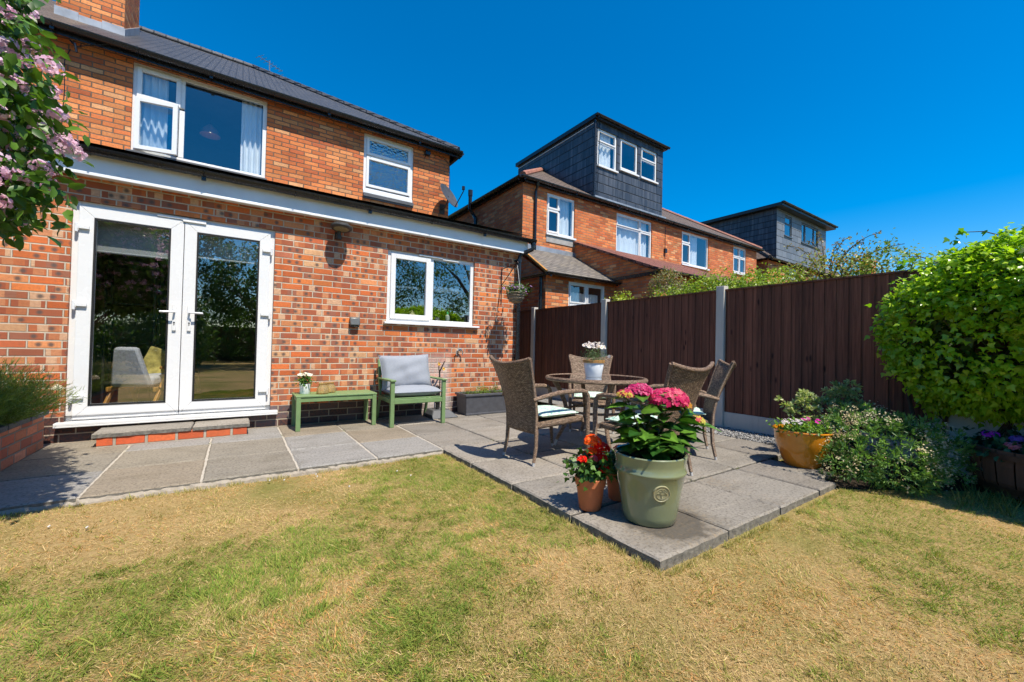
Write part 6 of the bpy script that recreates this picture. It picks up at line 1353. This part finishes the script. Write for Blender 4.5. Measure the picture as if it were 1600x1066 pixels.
# ================================================================ GRASS
R = np.random.RandomState(99)
def lawnmask(x, y):
    ok = (y < -1.975) & (x < 5.3) & (x > -6)
    ok &= ~((x > 1.685) & (x < 3.93) & (y > -4.415)); ok &= ~((x >= 3.9) & (y > -4.42 - .62 * np.clip((x - 3.93) / 1.0, 0, 1)))
    ok &= ~((x < -1.36) & (y > -2.7)); return ok
def scatter(n, th0, th1, r0, r1, pw):
    u = R.rand(n); e = 2 - pw; r = (r0 ** e + u * (r1 ** e - r0 ** e)) ** (1 / e); th = np.radians(th0 + (th1 - th0) * R.rand(n)); return r * np.sin(th), -5.6 + r * np.cos(th)
x1, y1 = scatter(950000, -26, 96, .75, 7.5, 1.25); x2, y2 = scatter(26000, 96, 334, .3, 12, 1.0)
x = np.concatenate([x1, x2]); y = np.concatenate([y1, y2]); ok = lawnmask(x, y); x = x[ok]; y = y[ok]
def blobs(x, y, pts, s): return sum(np.exp(-((x - a) ** 2 + (y - b) ** 2) / (2 * s * s)) for a, b in pts)
GREEN = [(3.1, -4.85), (3.3, -5.15), (2.9, -5.1), (3.7, -4.8), (0.31, -3.67), (-0.37, -3.36), (0.62, -3.63), (-0.04, -3.28), (1.37, -2.24), (1.12, -2.31), (1.58, -3.66), (1.59, -3.82), (3.58, -4.56), (3.58, -5.03), (2.57, -5.3), (2.59, -4.98), (0.34, -3.23), (-0.63, -3.14), (0.72, -4.13)]
STRAW = [(-0.57, -2.82), (-0.47, -2.46), (0.15, -2.31), (-0.17, -2.74), (1.51, -4.58), (1.41, -4.78), (2.38, -4.56), (1.33, -4.2), (0.49, -3.67), (0.85, -4.38), (2.46, -4.76), (2.09, -5.17), (-0.85, -2.33), (2.03, -4.57), (1.68, -4.28), (0.23, -2.14)]
gk = .42 * fbm(x, y, 1.1, 5) + .45 * fbm(x, y, 4.5, 8) + .30 * np.clip(blobs(x, y, GREEN, .2), 0, 1) - .26 * np.clip(blobs(x, y, STRAW, .22), 0, 1)
tuft = fbm(x, y, 13, 31); pg = np.clip((gk + .36 * (tuft - .5) * 2 - .20) * 2.1, .16, .92)
thin = np.clip(blobs(x, y, [(.18, -2.25), (-.55, -2.3), (.3, -2.2), (1.45, -3.9), (2.6, -4.6)], .12), 0, 1); keep = R.rand(len(x)) > .35 * (gk < .40) + .5 * thin; x = x[keep]; y = y[keep]; pg = pg[keep]; tuft = tuft[keep]
n = len(x); isg = R.rand(n) < pg
lush = isg & (R.rand(n) < np.clip(pg * 1.1 - .45, 0, 1))
c = np.where(isg[:, None], lerp3((.14, .18, .025), (.40, .40, .09), R.rand(n)), lerp3((.36, .235, .10), (.74, .55, .28), R.rand(n)))
c = np.where(lush[:, None], lerp3((.10, .18, .025), (.25, .34, .055), R.rand(n)), c)
br = (~isg) & (R.rand(n) < np.clip(1.4 * fbm(x, y, 2.3, 77) - .55, .04, .4)); c[br] = np.array((.58, .30, .11)) * (.7 + .6 * R.rand(br.sum(), 1))
sz = np.where(isg, .014 + .020 * R.rand(n), .011 + .019 * R.rand(n)); up = np.where(isg, .3 + .9 * R.rand(n), .10 + .9 * R.rand(n)); sz *= 1 + .8 * (R.rand(n) < .015)
edgeb = ((y > -2.05) & (R.rand(n) < .5)); up[edgeb] += .5; up *= .6 + 1.5 * np.clip(tuft - .4, 0, 1); sz *= .8 + .9 * np.clip(tuft - .45, 0, 1)
a = R.rand(n) * 2 * PI; wind = vnoise(x, y, 3.0, 17) * 6.28; a = np.where(R.rand(n) < .45, wind + R.normal(size=n) * .5, a)
D = np.stack([np.cos(a), np.sin(a), up], 1); Nn = np.stack([R.normal(size=n) * .5, R.normal(size=n) * .5, np.ones(n)], 1)
lh = -.052 + .010 * np.sin(x * 1.7 + 1) * np.cos(y * 1.3) - .02 * np.clip((-y - 4) / 3, 0, 1)
o = leaves('grass', np.stack([x, y, lh - .002 + .006 * R.rand(n)], 1), Nn, D, sz, c, BLADEM, 'blade', .085); tag(o, 'short sun scorched lawn grass with green patches', 'grass', kind='stuff')
# tufts creeping over the paving edges
ex = []; 
for (p, q, m_) in (((1.70, -1.98), (1.70, -4.40), 3800), ((1.70, -4.405), (3.92, -4.405), 3600), ((-1.3, -1.965), (1.69, -1.965), 3000)):
    t = R.rand(m_); w = np.abs(R.normal(size=m_)) * .018; hz_ = fbm(t * 40, t * 0, 1.0, 5); k_ = hz_ + .25 * R.rand(m_) > .55
    X = p[0] + (q[0] - p[0]) * t; Y = p[1] + (q[1] - p[1]) * t
    if p[0] == q[0]: X = X - w
    else: Y = Y - w
    ex.append(np.stack([X[k_], Y[k_], np.full(k_.sum(), -.055)], 1))
ex = np.concatenate(ex); n = len(ex); a = R.rand(n) * 6.28
o = leaves('edge_grass', ex, unit(R.normal(size=(n, 3)) + (0, 0, .6)), np.stack([.5 * np.cos(a), .5 * np.sin(a), np.ones(n)], 1), .014 + .028 * R.rand(n) ** 1.5, lerp3((.22, .26, .05), (.70, .54, .26), R.rand(n)), BLADEM, 'blade', .08); tag(o, 'longer grass tufts creeping against the paving edges', 'grass', kind='stuff')
jx = np.array([(XP[i], YP[j]) for i in range(1, 4) for j in range(3, 7)] + [(XS[i], YS[1]) for i in range(2, 6)]); m_ = 700; k_ = R.randint(0, len(jx), m_); hv = R.rand(m_) < .5; off = np.abs(R.normal(size=m_)) * .09
P_ = np.stack([jx[k_, 0] + np.where(hv, off, R.normal(size=m_) * .004), jx[k_, 1] + np.where(hv, R.normal(size=m_) * .004, off), np.full(m_, -.014)], 1); a = R.rand(m_) * 6.28
o = leaves('joint_moss', P_, unit(R.normal(size=(m_, 3)) + (0, 0, .6)), np.stack([.8 * np.cos(a), .8 * np.sin(a), np.ones(m_)], 1), .008 + .016 * R.rand(m_), lerp3((.05, .09, .015), (.22, .24, .05), R.rand(m_)), BLADEM, 'blade', .14); tag(o, 'tiny weeds and moss in the joints of the paving', 'weeds', kind='stuff')
# longer weeds at the foot of the barrel and bed
n = 260; x = 4.2 + .55 * R.rand(n); y = -4.95 - .28 * R.rand(n); a = R.rand(n) * 6.28
o = leaves('weeds', np.stack([x, y, np.full(n, -.04)], 1), unit(R.normal(size=(n, 3)) + (0, 0, 1)), np.stack([.4 * np.cos(a), .4 * np.sin(a), np.ones(n)], 1), .05 + .08 * R.rand(n), lerp3((.05, .10, .02), (.25, .24, .08), R.rand(n)), BLADEM, 'blade', .05); tag(o, 'longer rough grass at the foot of the barrel and soil bed', 'grass', kind='stuff')
# fallen white petals and stone chips on the lawn
b = MB(); 
for k in range(9): px, py = -.9 + 2.2 * R.rand(), -2.05 - .55 * R.rand() ** 2; b.tube([(px, py, -.035), (px + .008, py + .006, -.028)], [.006, .004], 5)
o = b.build('stone_chips', simple('white_chip', (.5, .47, .42), .8)); tag(o, 'scattered small white stone chips on the lawn by the path', 'stone chips', kind='stuff')
